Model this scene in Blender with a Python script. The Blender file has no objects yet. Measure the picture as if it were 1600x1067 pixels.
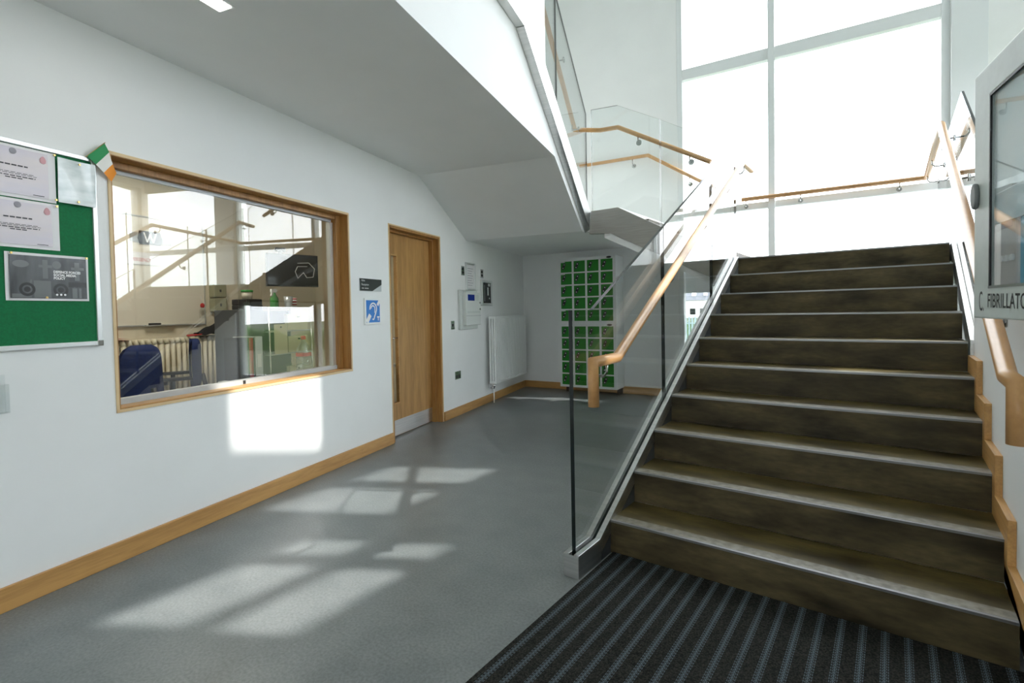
import bpy, bmesh, math, random
from mathutils import Vector, Matrix
random.seed(7)
PI = math.pi
SC = bpy.context.scene
COL = SC.collection

# ------------------------------------------------------------------ camera
YAW, PITCH, ROLL, EYE = 0.665, -0.0271, -0.0197, 1.2463
cy_, sy_, cp_, sp_ = math.cos(YAW), math.sin(YAW), math.cos(PITCH), math.sin(PITCH)
fwd = Vector((-sy_*cp_, cy_*cp_, sp_)); rt = Vector((cy_, sy_, 0)); up = rt.cross(fwd)
r2 = rt*math.cos(ROLL) + up*math.sin(ROLL); u2 = -rt*math.sin(ROLL) + up*math.cos(ROLL)
cam_d = bpy.data.cameras.new('camera'); cam = bpy.data.objects.new('camera', cam_d); COL.objects.link(cam)
cam.matrix_world = Matrix(((r2.x, u2.x, -fwd.x, 0), (r2.y, u2.y, -fwd.y, 0), (r2.z, u2.z, -fwd.z, EYE), (0, 0, 0, 1)))
cam_d.sensor_width = 36; cam_d.lens = 800.41*36/1600; cam_d.clip_start = 0.02; cam_d.clip_end = 400
cam_d.shift_x = (800-767.96)/1600; cam_d.shift_y = -(533.5-508.19)/1600
SC.camera = cam
# ------------------------------------------------------------------ sky, sun, exposure
SKY, SUN, EXPOSURE = 7.0, 6.5, 0.22
SUN_DIR = Vector((0.62, 0.37, 0.60))        # towards the sun
world = bpy.data.worlds.new('sky'); SC.world = world; world.use_nodes = True
nt = world.node_tree; nt.nodes.clear()
wo = nt.nodes.new('ShaderNodeOutputWorld'); bg = nt.nodes.new('ShaderNodeBackground')
tc = nt.nodes.new('ShaderNodeTexCoord'); nz = nt.nodes.new('ShaderNodeTexNoise'); cr = nt.nodes.new('ShaderNodeValToRGB')
nz.inputs['Scale'].default_value = 3.2; nz.inputs['Detail'].default_value = 6
cr.color_ramp.elements[0].position = .36; cr.color_ramp.elements[0].color = (.70, .80, .90, 1)
cr.color_ramp.elements[1].position = .6; cr.color_ramp.elements[1].color = (.98, .99, 1, 1)
nt.links.new(tc.outputs['Generated'], nz.inputs['Vector']); nt.links.new(nz.outputs['Fac'], cr.inputs['Fac'])
nt.links.new(cr.outputs['Color'], bg.inputs['Color']); nt.links.new(bg.outputs['Background'], wo.inputs['Surface'])
bg.inputs['Strength'].default_value = SKY
sun_d = bpy.data.lights.new('sun', 'SUN'); sun = bpy.data.objects.new('sun', sun_d); COL.objects.link(sun)
sun_d.energy = SUN; sun_d.angle = .012; sun_d.color = (1, .98, .93)
sun.rotation_euler = SUN_DIR.to_track_quat('Z', 'Y').to_euler(); sun.location = (6, 6, 9)
SC.view_settings.view_transform = 'Standard'; SC.view_settings.look = 'None'
SC.view_settings.gamma = 1; SC.view_settings.use_curve_mapping = False
SC.view_settings.exposure = EXPOSURE
SC.cycles.use_denoising = True
SC.cycles.max_bounces = 14; SC.cycles.diffuse_bounces = 9; SC.cycles.glossy_bounces = 5
SC.cycles.transmission_bounces = 8; SC.cycles.transparent_max_bounces = 24
SC.cycles.sample_clamp_indirect = 6

# ------------------------------------------------------------------ frames of the place
A, DW, TC, FA = 0.2638, 2.7957, 7.9639, 0.0984
N = Vector((math.cos(A), math.sin(A), 0)); T = Vector((-math.sin(A), math.cos(A), 0))
F = Vector((math.cos(FA), math.sin(FA), 0)); FN = Vector((-math.sin(FA), math.cos(FA), 0))
RW, RR = PI/2 + A, -PI/2                     # turn of things on the reception wall / on the wall by the stair
def W(dist, t, z=0): return N*(dist-DW) + T*t + Vector((0, 0, z))
CORNER = W(0, TC)
def FW(s, off=0, z=0): return CORNER + F*s - FN*off + Vector((0, 0, z))
def far_y(x): return CORNER.y + (x-CORNER.x)*math.tan(FA)
X0, X1, Y0, G, R = -1.14, .339, 2.405, .3102, .17      # stair

# ------------------------------------------------------------------ materials
def nodes(m):
    m.use_nodes = True
    t = m.node_tree; b = t.nodes['Principled BSDF']; return t, b
def L(t, a, b): t.links.new(a, b)
def mat(name, col, rough=.5, metal=0, spec=.5, emit=0, coat=0):
    m = bpy.data.materials.new(name); t, b = nodes(m)
    b.inputs['Base Color'].default_value = (*col, 1); b.inputs['Roughness'].default_value = rough
    b.inputs['Metallic'].default_value = metal; b.inputs['Specular IOR Level'].default_value = spec
    b.inputs['Coat Weight'].default_value = coat
    if emit: b.inputs['Emission Color'].default_value = (*col, 1); b.inputs['Emission Strength'].default_value = emit
    return m
def mottle(name, c1, c2, scale=8, rough=(.3, .5), metal=0, stretch=(1, 1, 1), bump=0, lo=.35, hi=.65, detail=6, spec=.5, fine=0):
    m = mat(name, c1, rough[0], metal, spec); t, b = nodes(m)
    tc = t.nodes.new('ShaderNodeTexCoord'); mp = t.nodes.new('ShaderNodeMapping'); mp.inputs['Scale'].default_value = stretch
    nz = t.nodes.new('ShaderNodeTexNoise'); nz.inputs['Scale'].default_value = scale; nz.inputs['Detail'].default_value = detail
    cr = t.nodes.new('ShaderNodeValToRGB'); e = cr.color_ramp.elements
    e[0].position = lo; e[0].color = (*c1, 1); e[1].position = hi; e[1].color = (*c2, 1)
    L(t, tc.outputs['Object'], mp.inputs['Vector']); L(t, mp.outputs['Vector'], nz.inputs['Vector']); L(t, nz.outputs['Fac'], cr.inputs['Fac'])
    out = cr.outputs['Color']
    if fine:
        n2 = t.nodes.new('ShaderNodeTexNoise'); n2.inputs['Scale'].default_value = fine; n2.inputs['Detail'].default_value = 3
        L(t, mp.outputs['Vector'], n2.inputs['Vector'])
        mx = t.nodes.new('ShaderNodeMixRGB'); mx.blend_type = 'OVERLAY'; mx.inputs['Fac'].default_value = .45
        L(t, out, mx.inputs['Color1']); L(t, n2.outputs['Fac'], mx.inputs['Color2']); out = mx.outputs['Color']
    L(t, out, b.inputs['Base Color'])
    mr = t.nodes.new('ShaderNodeMapRange'); mr.inputs['To Min'].default_value = rough[0]; mr.inputs['To Max'].default_value = rough[1]
    L(t, nz.outputs['Fac'], mr.inputs['Value']); L(t, mr.outputs['Result'], b.inputs['Roughness'])
    if bump:
        bp = t.nodes.new('ShaderNodeBump'); bp.inputs['Strength'].default_value = bump; bp.inputs['Distance'].default_value = .002
        L(t, nz.outputs['Fac'], bp.inputs['Height']); L(t, bp.outputs['Normal'], b.inputs['Normal'])
    return m
def wood(name, c1, c2, grain, scale=1.0, rough=.42):
    """grain: 'x', 'y' or 'z', the object axis the fibres run along"""
    m = mat(name, c1, rough); t, b = nodes(m)
    tc = t.nodes.new('ShaderNodeTexCoord'); mp = t.nodes.new('ShaderNodeMapping')
    s = {'x': (1.2, 16, 16), 'y': (16, 1.2, 16), 'z': (16, 16, 1.2)}[grain]
    mp.inputs['Scale'].default_value = [v*scale for v in s]
    n1 = t.nodes.new('ShaderNodeTexNoise'); n1.inputs['Scale'].default_value = 1; n1.inputs['Detail'].default_value = 5; n1.inputs['Distortion'].default_value = .6
    n2 = t.nodes.new('ShaderNodeTexNoise'); n2.inputs['Scale'].default_value = 7; n2.inputs['Detail'].default_value = 4
    L(t, tc.outputs['Object'], mp.inputs['Vector']); L(t, mp.outputs['Vector'], n1.inputs['Vector']); L(t, mp.outputs['Vector'], n2.inputs['Vector'])
    mx = t.nodes.new('ShaderNodeMixRGB'); mx.inputs['Fac'].default_value = .4
    L(t, n1.outputs['Fac'], mx.inputs['Color1']); L(t, n2.outputs['Fac'], mx.inputs['Color2'])
    cr = t.nodes.new('ShaderNodeValToRGB'); e = cr.color_ramp.elements
    e[0].position = .36; e[0].color = (*c2, 1); e[1].position = .58; e[1].color = (*c1, 1)
    L(t, mx.outputs['Color'], cr.inputs['Fac']); L(t, cr.outputs['Color'], b.inputs['Base Color'])
    return m
def glass(name, tint=(.965, .98, .976), ior=1.5, gain=1.0):
    m = bpy.data.materials.new(name); m.use_nodes = True; t = m.node_tree; t.nodes.clear()
    o = t.nodes.new('ShaderNodeOutputMaterial'); mx = t.nodes.new('ShaderNodeMixShader')
    tr = t.nodes.new('ShaderNodeBsdfTransparent'); gl = t.nodes.new('ShaderNodeBsdfGlossy')
    tr.inputs['Color'].default_value = (*tint, 1); gl.inputs['Roughness'].default_value = 0
    # thin sheet: the same Schlick reflectance from either side
    ge = t.nodes.new('ShaderNodeNewGeometry'); dt = t.nodes.new('ShaderNodeVectorMath'); dt.operation = 'DOT_PRODUCT'
    L(t, ge.outputs['Normal'], dt.inputs[0]); L(t, ge.outputs['Incoming'], dt.inputs[1])
    def mth(op, a, bb=None):
        q = t.nodes.new('ShaderNodeMath'); q.operation = op
        for i, v in enumerate((a, bb)):
            if v is None: continue
            if isinstance(v, (int, float)): q.inputs[i].default_value = v
            else: L(t, v, q.inputs[i])
        return q.outputs[0]
    f0 = ((ior-1)/(ior+1))**2*gain
    fr = mth('ADD', mth('MULTIPLY', mth('POWER', mth('SUBTRACT', 1.0, mth('ABSOLUTE', dt.outputs['Value'])), 5.0), 1-f0), f0)
    L(t, fr, mx.inputs['Fac']); L(t, tr.outputs['BSDF'], mx.inputs[1]); L(t, gl.outputs['BSDF'], mx.inputs[2])
    L(t, mx.outputs['Shader'], o.inputs['Surface'])
    return m
M = {}
M['white'] = mottle('white paint', (.845, .855, .85), (.865, .875, .87), 3, (.6, .7))
M['cream'] = mat('cream paint', (.80, .73, .58), .6)
M['floor'] = mottle('grey linoleum', (.165, .181, .184), (.202, .218, .22), 5, (.3, .42), fine=90, spec=.45)
M['oak'] = wood('oak along', (.58, .325, .11), (.43, .225, .07), 'x')
M['oakz'] = wood('oak upright', (.46, .235, .07), (.30, .14, .038), 'z')
M['oaky'] = wood('oak deep', (.58, .325, .11), (.43, .225, .07), 'y')
M['oakedge'] = mat('pale oak lipping', (.72, .53, .30), .5)
M['door'] = wood('oak door veneer', (.50, .275, .09), (.34, .175, .05), 'z', .8)
M['beech'] = wood('beech rail', (.62, .345, .14), (.53, .28, .105), 'y', .5, .34)
M['step'] = mottle('dark sealed concrete', (.014, .0105, .0045), (.125, .097, .047), 3.5, (.4, .6), stretch=(.8, 1, 2.6), fine=26, lo=.28, hi=.78, spec=.2)
M['tread'] = mottle('worn olive tread', (.03, .022, .007), (.17, .128, .045), 5, (.3, .5), stretch=(.7, 2, 1), fine=50, lo=.3, hi=.72, spec=.35)
M['nosing'] = mottle('worn nosing strip', (.15, .135, .10), (.27, .25, .20), 30, (.4, .55))
M['nosing_lip'] = mat('nosing lip', (.22, .225, .225), .35, .7)
M['steel'] = mottle('brushed steel', (.56, .57, .56), (.66, .66, .65), 4, (.28, .4), 1, stretch=(1, 1, 30))
M['steelw'] = mottle('brushed string steel', (.36, .35, .325), (.42, .41, .385), 4, (.4, .5), .85, stretch=(1, 1, 30))
M['steeld'] = mottle('string plate steel', (.09, .10, .112), (.125, .135, .15), 4, (.4, .55), .3)
M['chrome'] = mat('chrome', (.75, .75, .74), .15, 1)
M['bracket'] = mat('bracket steel', (.45, .45, .44), .25, 1)
M['alu'] = mat('satin aluminium', (.75, .77, .77), .35, .7)
M['track'] = mat('track aluminium', (.50, .52, .53), .55, .35)
M['frame'] = mat('pale grey window frame', (.78, .81, .82), .4)
M['glass'] = glass('clear glass')
M['facade_glass'] = glass('facade glass', (.985, .985, .985))
M['hatch_glass'] = glass('hatch glass', (.97, .98, .97), 1.5, 2.2)
M['edge'] = mat('dark glass edge', (.003, .008, .009), .2)
M['green_felt'] = mottle('green felt', (.003, .14, .045), (.005, .18, .06), 120, (.8, .95))
M['paper'] = mat('paper', (.80, .79, .80), .4)
M['lilac'] = mottle('certificate tint', (.60, .57, .68), (.74, .66, .64), 2.5, (.25, .35), stretch=(1, 1, 3), lo=.3, hi=.7)
M['sleeve'] = mottle('clear plastic sleeve', (.62, .70, .70), (.88, .92, .93), 9, (.08, .2), stretch=(1, 1, 2.5), bump=.4)
M['ink'] = mat('printed ink', (.05, .05, .06), .6)
M['inkgrey'] = mat('grey ink', (.33, .32, .36), .6)
M['pink'] = mat('pink emblem', (.65, .35, .38), .6)
M['posterdark'] = mottle('dark poster print', (.035, .04, .045), (.10, .11, .115), 6, (.2, .3), stretch=(3, 1, .6))
M['postermid'] = mat('grey poster shapes', (.16, .17, .175), .25)
M['posterlow'] = mat('darker poster shapes', (.02, .022, .024), .25)
M['posterwhite'] = mat('white lettering', (.88, .88, .88), .5)
M['brass'] = mat('brass', (.6, .42, .16), .3, 1)
M['flag_green'] = mat('flag green', (.02, .27, .09), .7); M['flag_white'] = mat('flag white', (.82, .82, .78), .7); M['flag_orange'] = mat('flag orange', (.85, .30, .03), .7)
M['black'] = mat('black plastic', (.012, .012, .014), .4)
M['blackgloss'] = mat('black gloss', (.01, .012, .014), .12)
M['signblack'] = mat('black sign face', (.012, .02, .02), .3)
M['silver'] = mat('silver sign', (.55, .58, .60), .3, .6)
M['blue'] = mat('sign blue', (.0, .18, .62), .35)
M['white_gloss'] = mat('white enamel', (.84, .86, .86), .28)
M['radwhite'] = mat('radiator enamel', (.92, .93, .93), .3)
M['offwhite'] = mat('off white plastic', (.72, .75, .73), .4)
M['panelgrey'] = mat('panel grey', (.62, .66, .64), .4)
M['display'] = mat('blue display', (.01, .03, .3), .2)
M['lockwhite'] = mat('locker white', (.80, .82, .82), .35)
M['lockgreen'] = mottle('locker green', (.004, .20, .006), (.006, .235, .01), 3, (.3, .4))
M['creamrad'] = mat('cream radiator enamel', (.74, .69, .54), .35)
M['chairblue'] = mottle('blue upholstery', (.008, .02, .10), (.012, .03, .14), 60, (.8, .9))
M['red'] = mat('red', (.5, .02, .02), .5)
M['fabricblack'] = mat('black fabric', (.01, .01, .012), .9)
M['boxgreen'] = mat('olive grey box', (.36, .36, .24), .5)
M['darkgrey'] = mat('dark grey laminate', (.05, .055, .06), .4)
M['screen'] = mat('television screen', (.008, .01, .012), .1)
M['board'] = mat('whiteboard face', (.80, .76, .66), .25)
M['greenplastic'] = mat('green plastic', (.02, .30, .05), .35)
M['greenfluid'] = mat('green liquid bottle', (.05, .22, .05), .2)
M['clear'] = glass('clear plastic', (.97, .98, .98), 1.4)
M['pet'] = glass('bottle plastic', (.86, .90, .92), 1.5, 4)
M['yellowpaper'] = mat('cream papers', (.80, .76, .52), .6)
M['marker'] = mat('marker ink', (.02, .025, .025), .6)
M['aedgrey'] = mottle('cabinet paint', (.58, .63, .60), (.63, .68, .65), 40, (.35, .45))
M['latchgrey'] = mat('latch grey', (.16, .17, .17), .45)
M['aedblue'] = mat('blue case', (.06, .36, .52), .5)
M['aedlight'] = mottle('pale blue painted reflection', (.62, .82, .90), (.90, .95, .97), 5, (.4, .5), stretch=(1, 1, 1.6), lo=.35, hi=.6)  # reflected sky put into the colour
M['aeddevice'] = mottle('device grey', (.42, .40, .42), (.58, .54, .50), 6, (.3, .4))
M['brown'] = mat('dark stain', (.08, .05, .03), .6)
M['lens'] = mat('light diffuser', (1, .97, .90), .4, emit=14)
M['lens_room'] = mat('room light diffuser', (1, .93, .80), .4, emit=22)
M['grass'] = mottle('grass', (.025, .045, .012), (.055, .085, .025), 2, (.9, 1), fine=30)
M['fence'] = mat('fence paint', (.25, .34, .38), .5)
M['render'] = mat('house render', (.62, .62, .60), .8)
M['slate'] = mottle('slate roof', (.10, .11, .13), (.16, .17, .19), 10, (.6, .7))
M['roof_light'] = mat('roof window', (.8, .85, .9), .1)
M['leafy'] = mottle('hedge leaves', (.02, .06, .015), (.07, .13, .03), 6, (.8, .9))
def mat_mat():
    """entrance matting: twin pale ribs every 67 mm on coarse black weave"""
    m = mat('entrance matting', (.02, .02, .02), .9); t, b = nodes(m)
    tc = t.nodes.new('ShaderNodeTexCoord'); sx = t.nodes.new('ShaderNodeSeparateXYZ'); L(t, tc.outputs['Object'], sx.inputs['Vector'])
    def mth(op, a, bb=None, c=None):
        n = t.nodes.new('ShaderNodeMath'); n.operation = op
        for i, v in enumerate((a, bb, c)):
            if v is None: continue
            if isinstance(v, (int, float)): n.inputs[i].default_value = v
            else: L(t, v, n.inputs[i])
        return n.outputs[0]
    ph = mth('FRACT', mth('DIVIDE', mth('ADD', sx.outputs['X'], 1.1235), .0668))      # 0..1 over one pitch, the rib is centred at .5
    dist = mth('ABSOLUTE', mth('SUBTRACT', ph, .5))
    band = mth('LESS_THAN', dist, .2)
    # broken key pattern inside the band
    bx = mth('FRACT', mth('MULTIPLY', ph, 12.5)); by = mth('FRACT', mth('MULTIPLY', sx.outputs['Y'], 62))
    ka = mth('LESS_THAN', bx, .55); kb = mth('LESS_THAN', by, .62)
    key = mth('MULTIPLY', band, mth('MAXIMUM', mth('MULTIPLY', ka, kb), mth('MULTIPLY', mth('LESS_THAN', dist, .05), mth('GREATER_THAN', by, .5))))
    nz = t.nodes.new('ShaderNodeTexNoise'); nz.inputs['Scale'].default_value = 160; nz.inputs['Detail'].default_value = 2
    L(t, tc.outputs['Object'], nz.inputs['Vector'])
    cr = t.nodes.new('ShaderNodeValToRGB'); e = cr.color_ramp.elements
    e[0].position = .38; e[0].color = (.006, .007, .007, 1); e[1].position = .68; e[1].color = (.036, .035, .03, 1)
    L(t, nz.outputs['Fac'], cr.inputs['Fac'])
    mx = t.nodes.new('ShaderNodeMixRGB'); L(t, key, mx.inputs['Fac']); L(t, cr.outputs['Color'], mx.inputs['Color1']); mx.inputs['Color2'].default_value = (.09, .12, .14, 1)
    L(t, mx.outputs['Color'], b.inputs['Base Color'])
    bp = t.nodes.new('ShaderNodeBump'); bp.inputs['Strength'].default_value = .6; bp.inputs['Distance'].default_value = .003
    L(t, nz.outputs['Fac'], bp.inputs['Height']); L(t, bp.outputs['Normal'], b.inputs['Normal'])
    b.inputs['Specular IOR Level'].default_value = .15
    return m
M['mat'] = mat_mat()

# ------------------------------------------------------------------ mesh builder
class B:
    def __init__(s): s.bm = bmesh.new(); s.mi = 0
    def m(s, i): s.mi = i; return s
    def face(s, pts):
        f = s.bm.faces.new([s.bm.verts.new(p) for p in pts]); f.material_index = s.mi; return s
    def box(s, x0, x1, y0, y1, z0, z1):
        v = [s.bm.verts.new((x, y, z)) for x in (x0, x1) for y in (y0, y1) for z in (z0, z1)]
        for f in ((0, 1, 3, 2), (4, 6, 7, 5), (0, 4, 5, 1), (2, 3, 7, 6), (0, 2, 6, 4), (1, 5, 7, 3)):
            q = s.bm.faces.new([v[i] for i in f]); q.material_index = s.mi
        return s
    def prism(s, pts, axis, a, b):
        """2-D outline pushed along an axis. axis 'x': pts (y,z); 'y': (x,z); 'z': (x,y)"""
        def P(p, h): return {'x': (h, p[0], p[1]), 'y': (p[0], h, p[1]), 'z': (p[0], p[1], h)}[axis]
        lo = [s.bm.verts.new(P(p, a)) for p in pts]; hi = [s.bm.verts.new(P(p, b)) for p in pts]
        fs = [s.bm.faces.new(lo[::-1]), s.bm.faces.new(hi)]
        n = len(pts)
        for i in range(n): fs.append(s.bm.faces.new((lo[i], lo[(i+1) % n], hi[(i+1) % n], hi[i])))
        for f in fs: f.material_index = s.mi
        return s
    def tube(s, path, r, seg=12, caps=True):
        path = [Vector(p) for p in path]; rings = []
        ref = None
        for i, p in enumerate(path):
            if i == 0: d = path[1]-p
            elif i == len(path)-1: d = p-path[i-1]
            else: d = (path[i+1]-p).normalized() + (p-path[i-1]).normalized()
            d.normalize()
            if ref is None: ref = d.orthogonal().normalized()
            ref = (ref - d*ref.dot(d)).normalized(); w = d.cross(ref)
            k = 1.0
            if 0 < i < len(path)-1:
                c = (path[i+1]-p).normalized().dot((p-path[i-1]).normalized()); k = 1/max(.5, math.sqrt((1+c)/2))
            rr = r[i] if isinstance(r, (list, tuple)) else r
            bis = None
            ring = []
            for j in range(seg):
                a = 2*PI*j/seg; off = ref*math.cos(a)+w*math.sin(a)
                if k > 1.001:
                    nn = ((path[i+1]-p).normalized() - (p-path[i-1]).normalized()).normalized()
                    off = off + nn*(off.dot(nn))*(k-1)
                ring.append(s.bm.verts.new(p+off*rr))
            rings.append(ring)
        for a, b in zip(rings, rings[1:]):
            for j in range(seg):
                f = s.bm.faces.new((a[j], a[(j+1) % seg], b[(j+1) % seg], b[j])); f.material_index = s.mi; f.smooth = True
        if caps:
            for q in (rings[0][::-1], rings[-1]): f = s.bm.faces.new(q); f.material_index = s.mi
        return s
    def lathe(s, prof, seg=20, o=(0, 0, 0), axis='z', caps=True):
        rings = []
        for r, h in prof:
            ring = []
            for j in range(seg):
                a = 2*PI*j/seg; u, w = r*math.cos(a), r*math.sin(a)
                p = {'z': (u, w, h), 'y': (u, h, w), 'x': (h, u, w)}[axis]
                ring.append(s.bm.verts.new((p[0]+o[0], p[1]+o[1], p[2]+o[2])))
            rings.append(ring)
        for a, b in zip(rings, rings[1:]):
            for j in range(seg):
                f = s.bm.faces.new((a[j], a[(j+1) % seg], b[(j+1) % seg], b[j])); f.material_index = s.mi; f.smooth = True
        if caps:
            for q in (rings[0][::-1], rings[-1]):
                f = s.bm.faces.new(q); f.material_index = s.mi
        return s
    def grid(s, nu, nv, fn, smooth=True, mfn=None):
        v = [[s.bm.verts.new(fn(i/nu, j/nv)) for j in range(nv+1)] for i in range(nu+1)]
        for i in range(nu):
            for j in range(nv):
                f = s.bm.faces.new((v[i][j], v[i+1][j], v[i+1][j+1], v[i][j+1])); f.smooth = smooth
                f.material_index = mfn(i/nu, j/nv) if mfn else s.mi
        return s
    def text(s, txt, size, x, z, y=-.001, align='LEFT', sx=1.0, rot=0.0, depth=0.0, bold=0.0):
        c = bpy.data.curves.new('lettering', 'FONT'); c.body = txt; c.size = size; c.align_x = align; c.extrude = depth; c.offset = bold
        c.resolution_u = 3
        o = bpy.data.objects.new('lettering', c); COL.objects.link(o)
        dg = bpy.context.evaluated_depsgraph_get(); me = bpy.data.meshes.new_from_object(o.evaluated_get(dg))
        bpy.data.objects.remove(o); bpy.data.curves.remove(c)
        t = bmesh.new(); t.from_mesh(me); bpy.data.meshes.remove(me)
        mp = {}
        for v in t.verts:
            px, pz = v.co.x*sx, v.co.y
            px, pz = px*math.cos(rot)-pz*math.sin(rot), px*math.sin(rot)+pz*math.cos(rot)
            mp[v.index] = s.bm.verts.new((x+px, y, z+pz))
        for f in t.faces:
            try: q = s.bm.faces.new([mp[v.index] for v in f.verts]); q.material_index = s.mi
            except ValueError: pass
        t.free(); return s
    def mesh(s, name, mats, fix=True):
        if fix: bmesh.ops.recalc_face_normals(s.bm, faces=s.bm.faces)
        me = bpy.data.meshes.new(name); s.bm.to_mesh(me); s.bm.free()
        for m in (mats if isinstance(mats, (list, tuple)) else [mats]): me.materials.append(M[m])
        return me
    def build(s, name, mats, parent=None, loc=None, rotz=0, bevel=0, seg=2, sub=0, fix=True):
        o = bpy.data.objects.new(name, s.mesh(name, mats, fix)); COL.objects.link(o)
        if parent: o.parent = parent
        if loc is not None: o.location = loc
        o.rotation_euler.z = rotz
        if bevel:
            b = o.modifiers.new('bevel', 'BEVEL'); b.width = bevel; b.segments = seg; b.limit_method = 'ANGLE'; b.angle_limit = .6
        if sub:
            b = o.modifiers.new('smooth', 'SUBSURF'); b.levels = sub; b.render_levels = sub
        return o
def tag(o, label, cat, group=None):
    o['label'] = label; o['category'] = cat
    if group: o['group'] = group
    return o
def thing(name, label, cat, loc=(0, 0, 0), rotz=0, group=None):
    o = bpy.data.objects.new(name, None); COL.objects.link(o); o.location = loc; o.rotation_euler.z = rotz
    o.empty_display_size = .1
    return tag(o, label, cat, group)
def struct(o): o['kind'] = 'structure'; return o
def copy_tree(o, parent=None):
    c = o.copy(); COL.objects.link(c)
    if parent: c.parent = parent
    for ch in list(o.children): copy_tree(ch, c)
    return c
def holed(b, x0, x1, z0, z1, y0, y1, holes):
    """wall slab in x,z with rectangular holes (hx0,hx1,hz0,hz1)"""
    xs = sorted({x0, x1, *[h[0] for h in holes], *[h[1] for h in holes]}); zs = sorted({z0, z1, *[h[2] for h in holes], *[h[3] for h in holes]})
    def solid(i, j):
        if not (0 <= i < len(xs)-1 and 0 <= j < len(zs)-1): return False
        cx, cz = (xs[i]+xs[i+1])/2, (zs[j]+zs[j+1])/2
        return not any(h[0] < cx < h[1] and h[2] < cz < h[3] for h in holes)
    for i in range(len(xs)-1):
        for j in range(len(zs)-1):
            if not solid(i, j): continue
            a, c, e, g = xs[i], xs[i+1], zs[j], zs[j+1]
            b.face([(a, y0, e), (c, y0, e), (c, y0, g), (a, y0, g)]); b.face([(a, y1, e), (a, y1, g), (c, y1, g), (c, y1, e)])
            if not solid(i-1, j): b.face([(a, y0, e), (a, y0, g), (a, y1, g), (a, y1, e)])
            if not solid(i+1, j): b.face([(c, y0, e), (c, y1, e), (c, y1, g), (c, y0, g)])
            if not solid(i, j-1): b.face([(a, y0, e), (a, y1, e), (c, y1, e), (c, y0, e)])
            if not solid(i, j+1): b.face([(a, y0, g), (c, y0, g), (c, y1, g), (a, y1, g)])
    bmesh.ops.remove_doubles(b.bm, verts=b.bm.verts, dist=1e-5)
    return b
def pane(b, x0, x1, y0, y1, z0, z1): return b.box(x0, x1, y0, y1, z0, z1)
def flat_glass(pts, axis, a, b, name, parent, **k):
    """glass sheet: clear faces, dark cut edges"""
    q = B(); q.prism(pts, axis, a, b)
    for i, f in enumerate(q.bm.faces): f.material_index = 0 if i < 2 else 1
    return q.build(name, ['glass', 'edge'], parent, **k)

HT = 8.5                                      # atrium height
# ================================================================== SETTING
XR, YB = 2.75, -2.3
pl = [W(-2.6, -3.0), Vector((.56, -3.0, 0)), Vector((XR, -3.0, 0)), Vector((XR, far_y(XR), 0)), FW(-2.9)]
struct(B().prism([(p.x, p.y) for p in pl], 'z', -.12, 0).build('floor', 'floor'))
# reception wall with the hatch and the door
WIN = (1.655, 3.535, .767, 2.095); DOR = (4.124, 5.136, 0, 2.099)
struct(holed(B(), -3.0, TC+.05, 0, HT, 0, .15, [WIN, DOR]).build('wall_left', 'white', loc=W(0, 0), rotz=RW))
# far wall with the big glazing, solid pier beside it, hidden glazing past it added for sky reflections in the hatch
GL = (2.45, 5.28, .06, 7.9); GR = (5.68, 7.52, 1.2, 3.8)
struct(holed(B(), -2.9, 7.7, 0, HT, 0, .22, [GL, GR]).build('wall_far', 'white', loc=FW(0), rotz=FA))
# wall beside the stair
w = B(); w.box(.36, .56, YB, 3.955, 0, 2.1)
w.prism([(3.955, 0), (5.2, 0), (7.3, 0), (7.3, 1.55), (5.2, 1.55), (3.955, .87)], 'x', .43, .56)
struct(w.build('wall_right', 'white'))
SIDE = [(-7.6, -3.75, 1.5, 3.8), (-6.05, -5.0, 6.08, 6.85), (-6.3, -5.05, 4.85, 5.75), (-4.75, -3.65, 4.25, 5.15)]  # unseen openings; the upper ones are invented to throw the sun patches
struct(holed(B(), -7.72, 3.0, 0, HT, -.2, 0, SIDE).build('wall_side', 'white', loc=(XR, 0, 0), rotz=-PI/2))
# entrance end, behind the camera
ent = [(-1.75, -.35, 0.0, 2.2)]
struct(holed(B(), -3.6, XR, 0, HT, -.2, 0, ent).build('wall_back', 'white', loc=(0, YB, 0)))
pl2 = [W(-.15, -3.0), Vector((XR+.2, -3.0, 0)), Vector((XR+.2, far_y(XR)+.2, 0)), FW(-.2, -.2)]
struct(B().prism([(p.x, p.y) for p in pl2], 'z', HT, HT+.2).build('ceiling', 'white'))
# soffit over the hall: first floor slab, underside of the upper flight
prof = [(-3.0, 2.69), (4.71, 2.69), (5.83, 2.14), (5.95, 2.14), (5.95, 2.36), (5.62, 2.36)]
for k in range(1, 7): prof += [(5.62-.27*(k-1), 2.36+.1775*k), (5.62-.27*k, 2.36+.1775*k)]
prof += [(-3.0, 3.425)]
c = B(); c.prism(prof, 'y', -1.475, 0)
struct(c.build('ceiling_soffit', 'white', loc=W(0, 0), rotz=RW))
q = [W(0, 5.951), W(1.475, 5.951), Vector((-2.68, 5.337, 0)), Vector((-2.363, 5.337, 0)), Vector((-2.36, far_y(-2.36), 0)), W(0, TC)]
struct(B().prism([(p.x, p.y) for p in q], 'z', 2.14, 2.36).build('ceiling_landing', 'white'))
# reception office shell
struct(B().box(.7, 5.9, 2.4, 2.5, 0, 2.75).build('wall_reception_back', 'cream', loc=W(0, 0), rotz=RW))
struct(B().box(5.8, 5.9, .15, 2.4, 0, 2.75).build('wall_reception_end', 'cream', loc=W(0, 0), rotz=RW))
struct(B().box(.6, .7, .15, 2.5, 0, 2.75).build('wall_reception_near', 'cream', loc=W(0, 0), rotz=RW))
struct(B().box(.6, 5.9, .15, 2.5, 2.7, 2.8).build('ceiling_reception', 'white', loc=W(0, 0), rotz=RW))
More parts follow.
